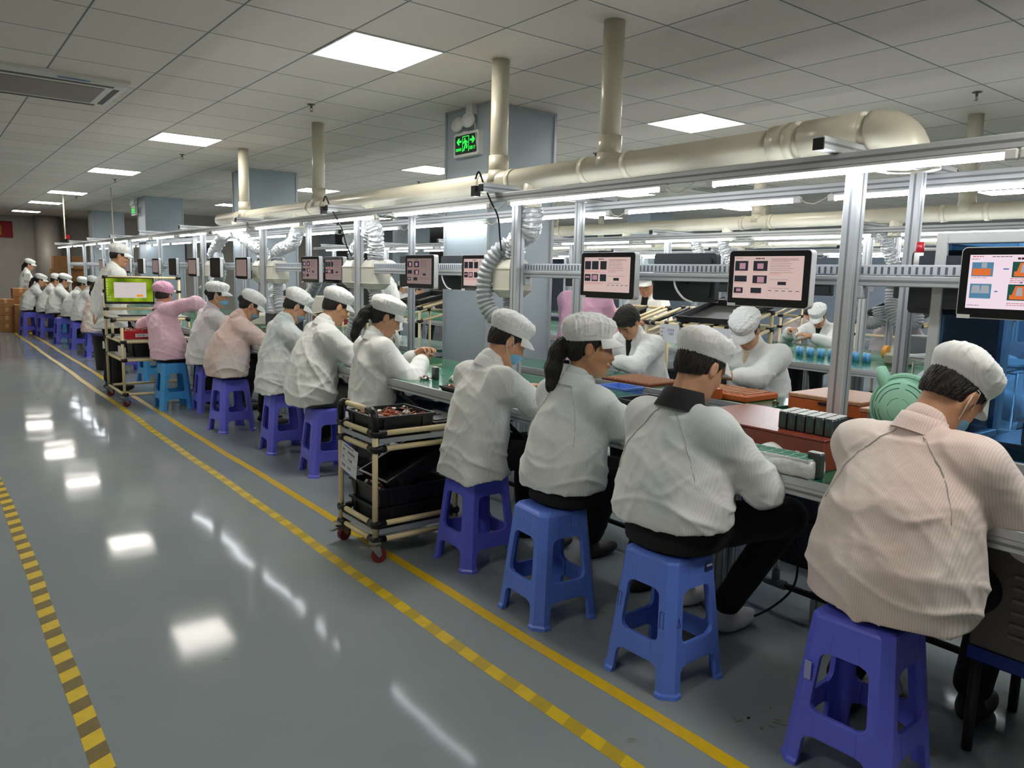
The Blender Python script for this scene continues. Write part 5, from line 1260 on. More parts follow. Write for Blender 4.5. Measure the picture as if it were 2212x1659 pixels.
tray((4.30, 7.1, .20), (.36, .40, .24), 'deep black bin on the low shelf of the narrow rack', cat='bin'); tray((4.30, 7.1, .465), (.36, .40, .20), 'deep black bin on the middle shelf of the narrow rack', cat='bin')
tray((4.15, 11.3, 1.0), (.28, .34, .07), 'red parts bin beyond the pink woman, with white papers', m=red_b, cat='parts bin')
tray((5.05, 3.9, .475), (.36, .6, .2), 'black bin inside the wide pipe rack', cat='bin')
bbl = mat('blue_bin', '#2f42b4', .4)
for i, (x, y, z, sx, sy, sz) in enumerate([(6.05, 4.6, .30, .4, .5, .2), (6.05, 5.6, .30, .4, .5, .2), (6.05, 6.9, .30, .4, .6, .2), (6.05, 3.2, .25, .35, .3, .22), (6.05, 2.6, .25, .35, .3, .22)]):
    tray((x, y, z - .30), (sx, sy, sz), 'blue bin under the tables of the second line, %s from the camera' % ORD[[3, 4, 5, 2, 1][i] - 1], m=bbl, cat='bin', group='blue bins under the second line')
# ================================================================ things on and around the near benches
ZT = .761
org = mat('orange_case', '#b85c2a', .4, var=.08); org_d = mat('orange_case_wood', '#b58560', .35, var=.12, vscale=12, stretch=(1, 9, 1)); brn = mat('red_brown_board', '#7e3a28', .25, var=.06, vscale=4)
cell_m = mat('battery_wrap', '#333b3b', .35); cell_t = mat('battery_cap_white', '#cfd4d2', .4); cell_g = mat('battery_green', '#1f5a45', .4)
# red-brown box
bb = empty('wooden_case', (2.63, 1.665, ZT), 0, 'glossy red-brown wooden case with battery cells standing on it', 'case')
MB().box((-.22, -.31, 0), (.22, .31, .108), ch=.003).build('case_body', brn, bb); MB().box((-.224, -.314, .108), (.224, .314, .116), ch=.002).build('lid_board', brn, bb)
MB().box((-.2216, .15, .06), (-.2205, .22, .09)).build('paper_label', paper, bb); writing(bb, [(-.04, 0, 5)], Matrix.Translation((-.2222, .185, .07)) @ Ms, h=.01, w=.009)
MB().box((-.2216, -.22, .035), (-.2205, -.205, .060)).build('white_scratch', whp, bb)
def cell(loc, label, group, h_=.062, w=.027, d=.032, sc=1.0):
    t = empty('battery_cell', loc, 0, label, 'battery', group)
    MB().box((-w/2, -d/2, 0), (w/2, d/2, h_), ch=.004).build('cell_body', cell_m, t); MB().box((-w/2+.002, -d/2+.002, h_), (w/2-.002, d/2-.002, h_+.004), ch=.0015).build('cell_cap', cell_t, t)
    MB().box((-w/2-.0006, -.004, h_*.45), (-w/2, .004, h_*.8)).build('cell_mark', cell_g, t)
    return t
proto = None
for r_ in range(4):
    for c_ in range(6):
        loc = (2.475 + .031*r_, 1.375 + .036*c_ + .004*r_, ZT + .116)
        if proto is None: proto = cell(loc, 'dark grey battery cell with white cap, in the block standing on the red-brown case', 'battery cells on the red-brown case')
        else: dup(proto, loc)
cell((2.33, 1.335, ZT), 'single dark battery cell standing on the green mat beside the pink-coated arm', None, h_=.085, w=.03, d=.05)
cell((2.50, 2.86, ZT), 'battery cell standing alone between the masked person and the ponytailed woman', None, h_=.075, w=.03, d=.045)
cell((2.50, 3.98, ZT), 'battery cell standing by the wires in front of the bare-handed woman', None, h_=.075, w=.03, d=.045)
# foil tray of cells
ft = empty('wrapped_battery_tray', (2.325, 1.50, ZT), .05, 'white foil-wrapped tray with green cell squares on top', 'battery pack')
foil = mat('white_foil', '#cdd2d0', .25, bump=.9, bscale=35)
F = Field((-.12, -.21, -.02), (.12, .21, .09), .005); F.loft([(0, -.17, .03), (0, .17, .03)], [.058, .058], [.030, .030], (1, 0, 0), p=4, k=.01); F.disp(fold_noise(3, 3.5), .004); finish('foil_wrap', F, foil, ft, 0)
MB().box((-.05, -.165, .055), (.05, .165, .064)).build('top_frame', cell_t, ft)
b = MB()
for i in range(8):
    for j in range(2): b.box((-.042 + .044*j, -.158 + .040*i, .064), (-.004 + .044*j, -.124 + .040*i, .0655))
b.build('green_square', mat('pcb_green', '#3f7f68', .4), ft)
wires('wire_scrap', (2.36, 1.20, ZT + .001), .03, .03, 16, 11, 'small splash of white and clear wire scraps on the green mat', 'wires', hz=.006)
# rear bench: blue tray, black tray, slotted board, orange open case, pliers
tray((3.12, 3.0, ZT), (.16, .20, .045), 'light blue shallow tray in front of the bare-headed man', m=mat('tray_light_blue', '#5d86d6', .4)); 
tray((2.78, 2.42, ZT), (.24, .34, .07), 'black tray beside the head with black collar')
sb = empty('slotted_board', (3.62, 3.30, ZT), 0, 'red-brown slotted wooden board under the young man\'s hands', 'slotted tray')
MB().box((-.16, -.20, 0), (.16, .20, .012)).build('base_board', brn, sb)
b = MB()
for k in range(12): b.box((-.15, -.19 + .032*k, .012), (.15, -.182 + .032*k, .022))
b.build('slat', mat('pale_wood', '#b98a6c', .5), sb)
def case(loc, size, label, rz=0.0, lid_m=None, latches=2, foam=False, open_=False):
    t = empty('orange_case', loc, rz, label, 'case'); x, y, z = size[0]/2, size[1]/2, size[2]
    MB().box((-x, -y, 0), (x, y, z*.72), ch=.004).build('case_body', org, t); MB().box((-x-.002, -y-.002, z*.74), (x+.002, y+.002, z), ch=.004).build('case_lid', lid_m or org_d, t)
    for k in range(latches):
        yy = -y*.55 + 1.1*y*k/max(latches-1, 1)
        MB().box((-x-.010, yy-.014, z*.45), (-x, yy+.014, z*.92), ch=.003).cyl((-x-.013, yy, z*.68), (-x-.009, yy, z*.68), .009, n=10).build('latch', stl, t)
    if latches: MB().box((-x-.006, -.025, z*.5), (-x, .025, z*.68)).build('handle_plate', blk, t)
    return t
oc = empty('open_case', (3.63, 2.62, ZT), 0, 'open orange case with slots, under the capped man\'s forearms', 'case')
MB().box((-.15, -.20, 0), (.15, .20, .035), ch=.006).build('case_body', org, oc)
b = MB()
for k in range(9): b.box((-.12, -.17 + .040*k, .035), (.12, -.155 + .040*k, .042))
b.build('slot_rib', org_d, oc); MB().box((-.185, -.05, 0), (-.152, .20, .060), ch=.004).build('side_flap', org, oc); MB().box((-.192, .06, .015), (-.184, .09, .05), ch=.002).build('latch', stl, oc)
pl = empty('cutter', (3.63, 2.335, ZT + .004), .5, 'small side cutter with black and yellow grips near the bench corner', 'pliers')
MB().tube([(-.05, .012, .004), (-.015, .010, .006), (.01, .002, .005)], .006, 8).tube([(-.05, -.012, .004), (-.015, -.010, .006), (.01, -.002, .005)], .006, 8).build('grip', blk, pl)
MB().tube([(-.012, .011, .008), (.004, .005, .008)], .0062, 8).build('yellow_band', mat('yellow_plastic', '#d8b92a', .4), pl); MB().tube([(.008, 0, .005), (.035, 0, .004)], [.007, .002], 8).build('jaw', stl, pl)
# black crates with orange cases on top, past the end of the rear bench
for i, z in enumerate((0, .25, .50)):
    tote((3.72, 1.86, z), (.66, .62, .24), ['lowest black crate', 'middle black crate', 'top black crate'][i] + ' of the stack under the orange cases', cat='crate')
MB().box((-.34, -.32, 0), (.34, .32, .006)).build('crate_cover', mat('black_ribbed_sheet', '#25272a', .5, bump=.5, bscale=60), loc=(3.72, 1.86, .742), label='ribbed black sheet covering the crate stack', cat='sheet')
case((3.82, 2.06, .749), (.40, .40, .085), 'large orange case with wooden lid, next to the bowed man\'s elbow', latches=1)
case((3.62, 1.66, .749), (.30, .26, .085), 'smaller orange case with two metal latches, behind the tall post', latches=2)
# green desk fan
mint = mat('mint_plastic', '#aeeccd', .3); mint_d = mat('mint_dark_slot', '#2f6f58', .5)
def desk_fan(loc, rz, label, m, r=.10, hub=None, ears=False, base=True, tilt=0.0):
    t = empty('desk_fan', loc, rz, label, 'fan'); Mf = Matrix.Translation((0, 0, r + .05)) @ Matrix.Rotation(tilt, 4, 'Y')
    b = MB(); 
    for s in (-1, 1):
        for k in range(5): rr = r * (1 - .19*k); b.tube([Mf @ Vector((s*(.012 + .006*k), rr*math.cos(a), rr*math.sin(a))) for a in [2*PI*i/28 for i in range(28)]], .0016, 6, closed=True, caps=False)
        for k in range(24): a = 2*PI*k/24; b.tube([Mf @ Vector((s*.012, r*math.cos(a), r*math.sin(a))), Mf @ Vector((s*.036, .2*r*math.cos(a), .2*r*math.sin(a)))], .0011, 5, caps=False)
    b.tube([Mf @ Vector((0, r*1.02*math.cos(a), r*1.02*math.sin(a))) for a in [2*PI*i/32 for i in range(32)]], .011, 8, closed=True, caps=False); b.build('cage', m, t)
    b = MB()
    for k in range(3):
        a0 = 2*PI*k/3; vs = []
        for (rr, da, dx) in ((.2, -.3, -.006), (.88, -.15, -.008), (.9, .75, .008), (.2, .3, .006)): vs.append(Mf @ Vector((dx, r*rr*math.cos(a0+da), r*rr*math.sin(a0+da))))
        vs2 = [v + Vector((.002, 0, 0)) for v in vs]; b.loft([vs, vs2], 0, False)
    b.build('blade', m, t); MB().cyl(Mf @ Vector((-.03, 0, 0)), Mf @ Vector((.04, 0, 0)), r*.22, n=18).build('hub', hub or m, t)
    if ears:
        for s in (-1, 1): MB().lathe([(0, .045), (.018, .040), (.026, .0), (.022, -.04), (0, -.05)], n=16, M=Mf @ Matrix.Translation((0, s*r*.75, r*.9)) @ Matrix.Rotation(-s*.35, 4, 'X')).build('ear', m, t)
    if ears: MB().lathe([(.0, .055), (r*.5, .052), (r*.85, .035), (r*1.03, .0), (r*.98, .0), (r*.8, .03), (0, .045)], n=30, M=Mf @ Matrix.Rotation(-PI/2, 4, 'Y')).build('back_shell', m, t); [MB().tube([Mf @ Vector((-.053 + .03*q_**3, r*q_*math.cos(a), r*q_*math.sin(a))) for a in [a0 + i*.16 for i in range(9)]], .0016, 5).build('vent_slot', mint_d, t) for q_ in (.35, .5, .65, .8) for a0 in (.2, 1.77, 3.34, 4.91)]
    if base: MB().cyl((0, 0, 0), (0, 0, .014), r*.62, r*.55, n=24).cyl((0, 0, .01), (0, 0, .06), .02, n=12).build('stand', m, t)
    return t
desk_fan((2.98, 1.36, ZT + .0), 0, 'mint green desk fan with two ears, behind the right post', mint, r=.125, ears=True)
clr = mat('clear_plastic', '#c9cfcf', .1, alpha=.42)
desk_fan((2.74, 5.0, ZT), .2, 'small clear desk fan on the bench behind the bare-handed woman', clr, r=.10, hub=mat('brass_hub', '#8a7445', .4, metal=.5))
desk_fan((5.95, 11.0, ZT), .1, 'round mint fan beyond the ribbed hoses', mint, r=.13)
# wires and battery bits on the near bench
wires('wire_bundle', (2.45, 4.04, ZT + .001), .03, .06, 36, 21, 'orange and yellow wires with white plugs near the bare-handed woman\'s fingers', 'wires', hz=.012)
tk = tray((2.37, 3.50, ZT), (.15, .20, .025), 'small black tray heaped with red wires, at the near table edge'); wires('wire_pile', (2.37, 3.50, ZT + .018), .06, .08, 60, 22, 'red and white wires in the small black tray', 'wires', hz=.015)
MB().box((-.07, -.10, 0), (.07, .10, .055), ch=.006).build('grey_box', mat('dark_grey_plastic', '#33373d', .5), loc=(2.70, 4.62, ZT), label='dark grey box beside the clear desk fan', cat='box')
for (x, y, s) in ((2.50, 2.90, 31),): wires('wire_scrap', (x - .03, y + .07, ZT + .001), .03, .03, 12, s, 'white and green wire tail beside the lone battery cell', 'wires', hz=.01)
MB().tube([(-.02, -.04, .004), (0, -.02, .02), (.01, .01, .02), (-.01, .03, .006)], [.012, .02, .018, .008], 8).build('crumpled_paper', whp, loc=(2.55, 3.86, ZT), label='crumpled bit of clear film on the bench, left of the masked person', cat='scrap')
for i, (x, y) in enumerate([(2.55, 6.3), (2.6, 7.2), (2.55, 8.6)]):
    MB().cyl((0, 0, 0), (0, 0, .09), .035, n=18).cyl((0, 0, .09), (0, 0, .10), .030, n=18).build('solder_jar', mat('olive_tin', '#747a58', .4, metal=.3), loc=(x, y, ZT), label='olive tin standing on the near line bench, %s of three counting away' % ORD[i], cat='tin')
bx = MB().box((-.14, -.12, 0), (.14, .12, .26), ch=.01).build('black_machine', mat('navy_black', '#1d2430', .5), loc=(2.70, 6.95, ZT), label='dark navy machine housing on the bench in front of the masked pair', cat='machine'); 
MB().box((-.141, -.05, .08), (-.1395, .03, .12)).build('white_label', paper, bx)
MB().box((-.16, -.10, 0), (.16, .10, .12), ch=.02).build('white_machine', mat('ivory_plastic', '#c9c7ba', .4), loc=(2.72, 7.55, ZT + .10), label='ivory soldering unit with sloped top, behind the masked pair', cat='machine')
# --------------------------------------------------------------- fume extraction: white boxes with flexible hoses
ivory = mat('extractor_ivory', '#dcd9c9', .35); foilh = mat('aluminium_hose', '#d6d9da', .25, metal=.4, bump=.8, bscale=45); ribh = mat('ribbed_hose_grey', '#aab0b2', .4, metal=.1)
def spline(P, n=60):
    P = [Vector(p) for p in P]; P = [P[0]*2 - P[1]] + P + [P[-1]*2 - P[-2]]; out = []
    seg = len(P) - 3
    for i in range(n + 1):
        t = i / n * seg; k = min(int(t), seg - 1); u = t - k; a, b, c, d = P[k:k+4]
        out.append(.5*((2*b) + (c-a)*u + (2*a-5*b+4*c-d)*u*u + (3*b-a-3*c+d)*u**3))
    return out
def hose(name, P, r, m, pitch=.018, amp=.10, seed=0, **k):
    pts = spline(P, 24); L = sum((pts[i+1]-pts[i]).length for i in range(len(pts)-1)); n = int(L / (pitch / 4)); pts = spline(P, n); rs = random.Random(seed)
    R = [r * (1 + amp * math.sin(2*PI*i/4 + .5) + (rs.uniform(-.04, .04) if seed else 0)) for i in range(len(pts))]
    b = MB().tube(pts, R, 16)
    if seed:
        nv = []
        for i, v in enumerate(b.v):
            c = pts[i // 16]; v = Vector(v); nv.append(tuple(c + (v - c) * (1 + .11 * math.sin(i*2.7 + seed) * math.sin(i*.37) + rs.uniform(-.06, .06))))
        b.v = nv; b.sm = [False] * len(b.sm)
    return b.build(name, m, **k)
def extractor(x, y, label, top, tail, s=1.0, seed=1):
    t = empty('fume_extractor', (x, y, 1.27), .0, label, 'fume extractor'); a = .088*s
    q = lambda w, z: [(-w, -w, z), (w, -w, z), (w, w, z), (-w, w, z)]
    MB().loft([q(.045, 0), q(.055, .0), q(a, .045), q(a + .004, .047), q(a + .004, .053), q(a, .055), q(a, .175), q(a + .004, .177), q(a + .004, .183), q(a, .185), q(.062, .235), q(.050, .24)], 0, False).build('box_housing', ivory, t)
    if top: hose('foil_hose', [(0, 0, .225), (0, 0, .26)] + top, .062, foilh, pitch=.022, amp=.09, seed=seed, parent=t)
    if tail: hose('ribbed_hose', [(0, 0, .02), (0, 0, -.02)] + tail, .052, ribh, pitch=.024, amp=.13, parent=t)
    return t
extractor(2.985, 3.86, 'ivory fume extractor behind the near post, ribbed hose looping left, above the masked person', [(0, -.05, .36), (-.02, -.20, .42), (-.03, -.22, .55)], [(0, -.01, -.06), (-.03, .0, -.12), (-.07, .06, -.13), (-.10, .12, -.06), (-.11, .145, .05), (-.10, .13, .17), (-.07, .08, .27), (-.02, .02, .33)], seed=3)
extractor(2.99, 5.70, 'ivory fume extractor with foil hose bending right, above the woman with wide cap', [(-.0, -.01, .34), (-.02, -.04, .45), (-.04, -.01, .55)], [(0, 0, -.14), (.03, .06, -.30), (.0, .03, -.42)], seed=4)
extractor(2.99, 6.05, 'ivory fume extractor just left of its twin, partly behind the post', [(-.0, -.01, .32), (-.02, -.20, .42), (-.04, -.34, .54)], [(0, 0, -.14), (0, .04, -.30), (0, .10, -.40)], seed=5)
extractor(2.99, 7.86, 'ivory fume extractor with bulging foil hose, under the yellow warning sign', [(0, -.04, .34), (-.0, -.38, .40), (-.02, -.55, .48), (-.04, -.66, .56)], [(0, 0, -.12), (.0, -.06, -.28), (.0, -.02, -.45)], seed=6)
extractor(2.99, 8.28, 'ivory fume extractor left of the one with the bulging hose', [(0, 0, .33), (-.02, .3, .42), (-.04, .7, .55)], [(0, 0, -.14), (0, -.12, -.30), (0, -.2, -.44)], seed=7)
extractor(2.99, 10.05, 'ivory fume extractor farthest left, grey hose curling in front', [(0, 0, .32), (-.05, -.35, .42), (-.12, -.9, .55)], [(-.02, 0, -.10), (-.06, .30, -.14)], seed=8)
MB().tube(spline([(2.95, 9.95, 1.30), (2.92, 9.75, 1.22), (2.9, 9.5, 1.30), (2.9, 9.45, 1.42), (2.92, 9.6, 1.52), (2.95, 9.7, 1.56)], 80), [.058*(1+.10*math.sin(i*1.5)) for i in range(81)], 14).build('ribbed_hose', ribh, label='loose grey ribbed hose bent like a hook above the masked pair', cat='hose')
MB().tube(spline([(3.05, 7.6, 1.02), (3.05, 7.45, 1.12), (3.03, 7.1, 1.20), (3.03, 6.9, 1.36)], 60), [.050*(1+.14*math.sin(i*1.5)) for i in range(61)], 14).build('ribbed_hose', ribh, label='free ribbed hose running up towards the dim touch screen', cat='hose')
for i, (y, z) in enumerate(((3.30, 0), (3.62, 0), (5.0, 0), (5.35, 0))):
    hose('ribbed_hose', [(6.75, y, 1.62), (6.78, y, 1.36), (6.76, y - .02, 1.20), (6.78, y - .10, 1.08), (6.8, y - .22, 1.10), (6.8, y - .20, 1.22)], .055, ribh, pitch=.026, amp=.13, label='curled ribbed hose hanging on the second line, %s from the camera' % ORD[i], cat='hose', group='hoses of the second line')
    hose('foil_hose', [(6.6, y, 1.9), (6.64, y + .02, 1.78), (6.74, y, 1.62)], .055, foilh, pitch=.024, seed=9, label='short foil hose above the ribbed one on the second line, %s from the camera' % ORD[i], cat='hose', group='foil hoses of the second line')
# --------------------------------------------------------------- blue acrylic machine enclosure at the right
wfr = mat('white_frame', '#c9cccb', .35, metal=.2)
acr = bpy.data.materials.new('blue_acrylic'); acr.use_nodes = True; nt = acr.node_tree; nt.nodes.clear()
tb = nt.nodes.new('ShaderNodeBsdfTransparent'); tb.inputs[0].default_value = lin('#a6d2f7'); gl = nt.nodes.new('ShaderNodeBsdfGlossy'); gl.inputs['Roughness'].default_value = .03; gl.inputs[0].default_value = (.8, .9, 1, 1)
fz = nt.nodes.new('ShaderNodeFresnel'); fz.inputs[0].default_value = 1.45; mx = nt.nodes.new('ShaderNodeMixShader'); nt.links.new(fz.outputs[0], mx.inputs[0]); nt.links.new(tb.outputs[0], mx.inputs[1]); nt.links.new(gl.outputs[0], mx.inputs[2]); om = nt.nodes.new('ShaderNodeOutputMaterial'); nt.links.new(mx.outputs[0], om.inputs[0])
me = empty('machine_enclosure', (3.02, .55, ZT), 0, 'white framed machine enclosure with blue acrylic panels at the right edge', 'machine enclosure')
ey0, ey1, ex1, eh = -.55, .745, .66, .84
for (x, y) in ((0, ey0), (0, ey1), (ex1, ey0), (ex1, ey1), (0, .30)): MB().box((x-.02, y-.02, 0), (x+.02, y+.02, eh), ch=.003).build('frame_post', wfr, me)
for z in (.02, eh-.02):
    for x in (0, ex1): MB().box((x-.02, ey0+.02, z-.02), (x+.02, ey1-.02, z+.02), ch=.003).build('frame_bar', wfr, me)
    for y in (ey0, ey1): MB().box((.02, y-.02, z-.02), (ex1-.02, y+.02, z+.02), ch=.003).build('frame_bar', wfr, me)
MB().box((-.004, .32, .04), (.0, ey1-.02, eh-.04)).build('blue_panel', acr, me); MB().box((-.004, ey0+.02, .04), (.0, .28, eh-.04)).build('blue_panel', acr, me)
MB().box((.02, ey1-.002, .04), (ex1-.02, ey1+.002, eh-.04)).build('blue_panel', acr, me)
blkm = mat('machine_black', '#15181f', .3); 
mc = empty('press_machine', (3.30, .62, ZT), 0, 'black bolted machine blocks inside the blue enclosure', 'machine')
MB().box((-.22, -.55, .03), (.26, .50, .09), ch=.004).build('base_plate', blkm, mc)
MB().box((-.05, -.50, .10), (.10, .10, .46), ch=.004).build('upright_block', blkm, mc); MB().box((-.20, -.45, .09), (-.14, .38, .17), ch=.004).box((-.24, -.45, .10), (-.20, .05, .22), ch=.004).build('slide_block', blkm, mc)
b = MB(); rs = random.Random(4)
for k in range(7): b.cyl((-.246, -.40 + .07*k, .16), (-.239, -.40 + .07*k, .16), .010, n=12); b.cyl((-.056, -.40 + .07*k, .20 + .05*(k % 3)), (-.049, -.40 + .07*k, .20 + .05*(k % 3)), .008, n=12)
b.build('bolt', stl, mc); MB().box((-.16, .02, .20), (-.08, .14, .245), ch=.004).build('yellow_block', mat('yellow_block', '#c79a2c', .4), mc)
MB().box((-.15, .16, .24), (.02, .34, .27), ch=.006).build('blue_slide', mat('blue_plastic', '#2c49c8', .3), mc); MB().box((-.2, .12, .17), (.05, .40, .185)).build('glass_plate', glass_edge, mc)
tray((4.27, 1.62, 1.02), (.34, .50, .03), 'pale tray on a wire shelf in front of the masked worker behind blue acrylic', m=mat('pale_teal', '#b9c9cc', .5))
bs = MB()
for k in range(9): bs.cyl((4.10, 1.38 + .055*k, 1.005), (4.44, 1.38 + .055*k, 1.005), .003, n=6)
for (x, y) in ((4.10, 1.37), (4.44, 1.37), (4.10, 1.85), (4.44, 1.85)): bs.cyl((x, y, .742 if False else 0), (x, y, 1.01), .006, n=8)
bs.cyl((4.10, 1.37, 1.005), (4.10, 1.85, 1.005), .005, n=6); bs.cyl((4.44, 1.37, 1.005), (4.44, 1.85, 1.005), .005, n=6); bs.build('wire_shelf', stl, label='thin wire shelf stand behind the blue enclosure', cat='shelf')
# under the bench at the right: louvred cabinet, box, air pipe, cables
lc = empty('louvred_cabinet', (2.68, .40, 0), 0, 'taupe louvred metal cabinet under the bench at the lower right', 'cabinet')
MB().box((-.24, -.5, .34), (.16, .46, .67), ch=.004).build('cabinet_body', mat('taupe_metal', '#77716a', .45), lc)
for c_ in (-.1, .22):
    for k in range(6): MB().box((-.247, c_, .40 + .036*k), (-.240, c_ + .14, .412 + .036*k), ch=.002).build('louvre', mat('louvre_taupe', '#8d8780', .4), lc)  # louvre blades in a lighter taupe than the cabinet body
MB().box((-.245, -.5, .30), (.16, .46, .34)).build('blue_plinth', mat('plinth_blue', '#2b3f9a', .5), lc)
for (x, y) in ((-.22, -.48), (-.22, .44), (.14, -.48), (.14, .44)): MB().cyl((x, y, 0), (x, y, .30), .015).build('foot', steel_d, lc)
cb = MB().box((-.12, -.22, 0), (.12, .22, .20), ch=.003).build('cardboard_box', crd, loc=(2.70, .42, 0), label='brown cardboard box on the floor under the louvred cabinet', cat='box')
ap = empty('air_pipe', (2.86, 0, .12), 0, 'black air pipe with grey tee fittings running along the floor under the bench', 'air pipe')
MB().cyl((0, .0, 0), (0, 20.5, 0), .014, n=10).build('pipe_run', blk, ap)
for y in (1.78, 3.30, 5.4, 7.5): MB().cyl((0, y-.05, 0), (0, y+.05, 0), .020, n=12).cyl((0, y, 0), (0, y, .06), .017, n=12).build('tee', mat('pvc_grey', '#6c7378', .4), ap); MB().cyl((0, y, .05), (0, y, .10), .012, n=10).build('valve', stl, ap)
for y in (.4, 2.5, 4.5, 6.5, 8.5, 10.5, 12.5, 14.5, 16.5, 18.5): MB().box((-.012, y-.012, -.12), (.012, y+.012, 0)).build('pipe_foot', steel_d, ap)
MB().tube(spline([(2.86, 1.78, .20), (2.85, 1.80, .36), (2.83, 1.74, .42), (2.80, 1.66, .34), (2.76, 1.64, .16), (2.62, 1.75, .03), (2.60, 1.95, .012), (2.72, 2.05, .03)], 60), .005, 8).build('air_hose', blk, label='black air hose looping from the floor pipe beside the black trousers', cat='hose')
MB().tube(spline([(2.62, 1.52, .70), (2.60, 1.50, .60), (2.62, 1.47, .50), (2.64, 1.44, .48), (2.64, 1.42, .56), (2.62, 1.40, .64), (2.60, 1.40, .70)], 50), .003, 6).box((2.590, 1.385, .60), (2.615, 1.41, .66)).build('cable', blk, label='thin black cable with plug hanging under the near bench', cat='cable')
MB().tube(spline([(2.80, 1.35, .12), (2.7, 1.2, .05), (2.6, 1.1, .01), (2.5, 1.15, .008)], 30), .005, 6).build('cable', blk, label='black cable snaking on the floor towards the lower right stool', cat='cable')
# white cables looping in front of monitor backs and foil hoses
for i, (x, y, lb) in enumerate([(2.99, 2.44, 'white cable looping over the wide dark monitor back'), (2.99, 4.55, 'white cable looping over the monitor back before the column'), (2.99, 6.75, 'white cable hanging left of the dim touch screen')]):
    MB().tube(spline([(x, y + .06, 1.47), (x - .045, y + .06, 1.42), (x - .05, y + .05, 1.37), (x - .05, y, 1.32), (x - .04, y - .05, 1.30)], 40), .0055, 8).build('cable', wire_w, label=lb, cat='cable')
for i, (y, lb) in enumerate([(3.74, 'black power cable dropping from the beam to the nearest extractor'), (5.86, 'black power cable dropping from the beam to the twin extractors')]):
    MB().tube(spline([(2.62, y + .02, 1.96), (2.63, y, 2.0), (2.66, y - .01, 1.93), (2.72, y, 1.84), (2.76, y - .02, 1.75), (2.84, y + .06, 1.62), (2.98, y + .22, 1.50), (3.0, y + .26, 1.40)], 60), .0055, 8).box((2.60, y - .005, 1.86), (2.64, y + .035, 1.92)).build('cable', blk, label=lb, cat='cable')
# gooseneck lamps with clamps on the posts
def lamp(px, py, label, P, head):
    t = empty('gooseneck_lamp', (px, py, 1.0), 0, label, 'lamp'); MB().box((-.045, -.045, -.03), (.045, .045, .03), ch=.004).cyl((-.10, 0, 0), (-.04, 0, 0), .006).cyl((-.10, -.02, 0), (-.10, .02, 0), .004).build('clamp', stl, t)
    MB().tube(spline(P, 40), .007, 8).build('gooseneck', wire_w, t)
    if head: MB().lathe([(.0, .0), (.07, .012), (.085, .035), (.080, .037), (.066, .016), (0, .004)], M=Matrix.Translation(P[-1]) @ Euler((.4, -1.0, 0)).to_matrix().to_4x4()).build('magnifier_ring', clr, t)
lamp(2.90, 3.66, 'clamp with small lever and curved white arm on the post above the masked person', [(0, .04, .0), (.02, .12, .06), (.05, .18, .16), (.08, .14, .26)], False)
lamp(3.38, 6.35, 'white gooseneck magnifier lamp standing over the dim touch screen', [(0, .04, 0), (-.08, -.10, .10), (-.18, -.02, .34), (-.20, .10, .62), (-.24, .08, .70)], True)
# ================================================================ ceiling and far-end fittings
acm = mat('ac_white', '#d2d1c6', .45); acg = mat('ac_grille_taupe', '#8f897c', .6, bump=.5, bscale=120, stretch=(1, 6, 1))
def cassette(x, y, label, sx=.46, sy=.46, sticker=False):
    t = empty('ceiling_air_conditioner', (x, y, CEIL), 0, label, 'air conditioner')
    q = lambda w, v, z: [(-w, -v, z), (w, -v, z), (w, v, z), (-w, v, z)]
    MB().loft([q(sx, sy, 0), q(sx, sy, -.02), q(sx-.03, sy-.03, -.045)], 0, False).build('panel', acm, t)
    b = MB().box((-sx+.14, -sy+.16, -.050), (sx-.14, sy-.16, -.044), ch=.003); b.build('intake_grille', acg, t)
    for (a, c) in (((-sx+.10, -sy+.05), (sx-.10, -sy+.10)), ((-sx+.10, sy-.10), (sx-.10, sy-.05)), ((-sx+.05, -sy+.14), (-sx+.09, sy-.14)), ((sx-.09, -sy+.14), (sx-.05, sy-.14))): MB().box(a + (-.047,), c + (-.040,)).build('air_slot', mat('slot_dark', '#4a4842', .6), t)
    if sticker: MB().box((.0, -sy+.012, -.034), (.20, -sy+.045, -.031), M=Matrix.Translation((0, 0, -.008))).build('blue_sticker', mat('sticker_blue', '#3f83b0', .5), t)
cassette(.86, 6.72, 'ceiling air conditioner with blue sticker at the upper left', sticker=True)
cassette(9.0, 6.75, 'ceiling air conditioner seen under the pipes at the upper right')
cassette(-.3, 13.0, 'far ceiling air conditioner at the left edge')
spk = mat('brass_sprinkler', '#6d6252', .4, metal=.6)
for i, (x, y) in enumerate([(2.588, 6.02), (5.79, 2.37), (2.56, 9.68), (2.5, 13.19), (2.55, 17.1), (5.81, 9.76), (5.8, 6.1), (9.2, 5.0)]):
    t = empty('sprinkler', (x, y, CEIL), 0, 'ceiling sprinkler head, %s' % ['beside the nearest panel light row', 'at the upper right by a riser pipe', 'between the second and third aisle panels', 'by the third aisle panel', 'by the fourth aisle panel', 'behind the exit sign column', 'right of the near tall riser', 'far behind the second duct'][i], 'sprinkler')
    MB().lathe([(.0, 0), (.032, -.002), (.030, -.006), (.010, -.009), (.008, -.03), (0, -.031)], n=16).build('escutcheon', spk, t); MB().tube([(-.009, 0, -.026), (-.011, 0, -.040), (0, 0, -.052), (.011, 0, -.040), (.009, 0, -.026)], .002, 6).lathe([(0, -.052), (.015, -.053), (.015, -.055), (0, -.056)], n=12).build('deflector', spk, t)
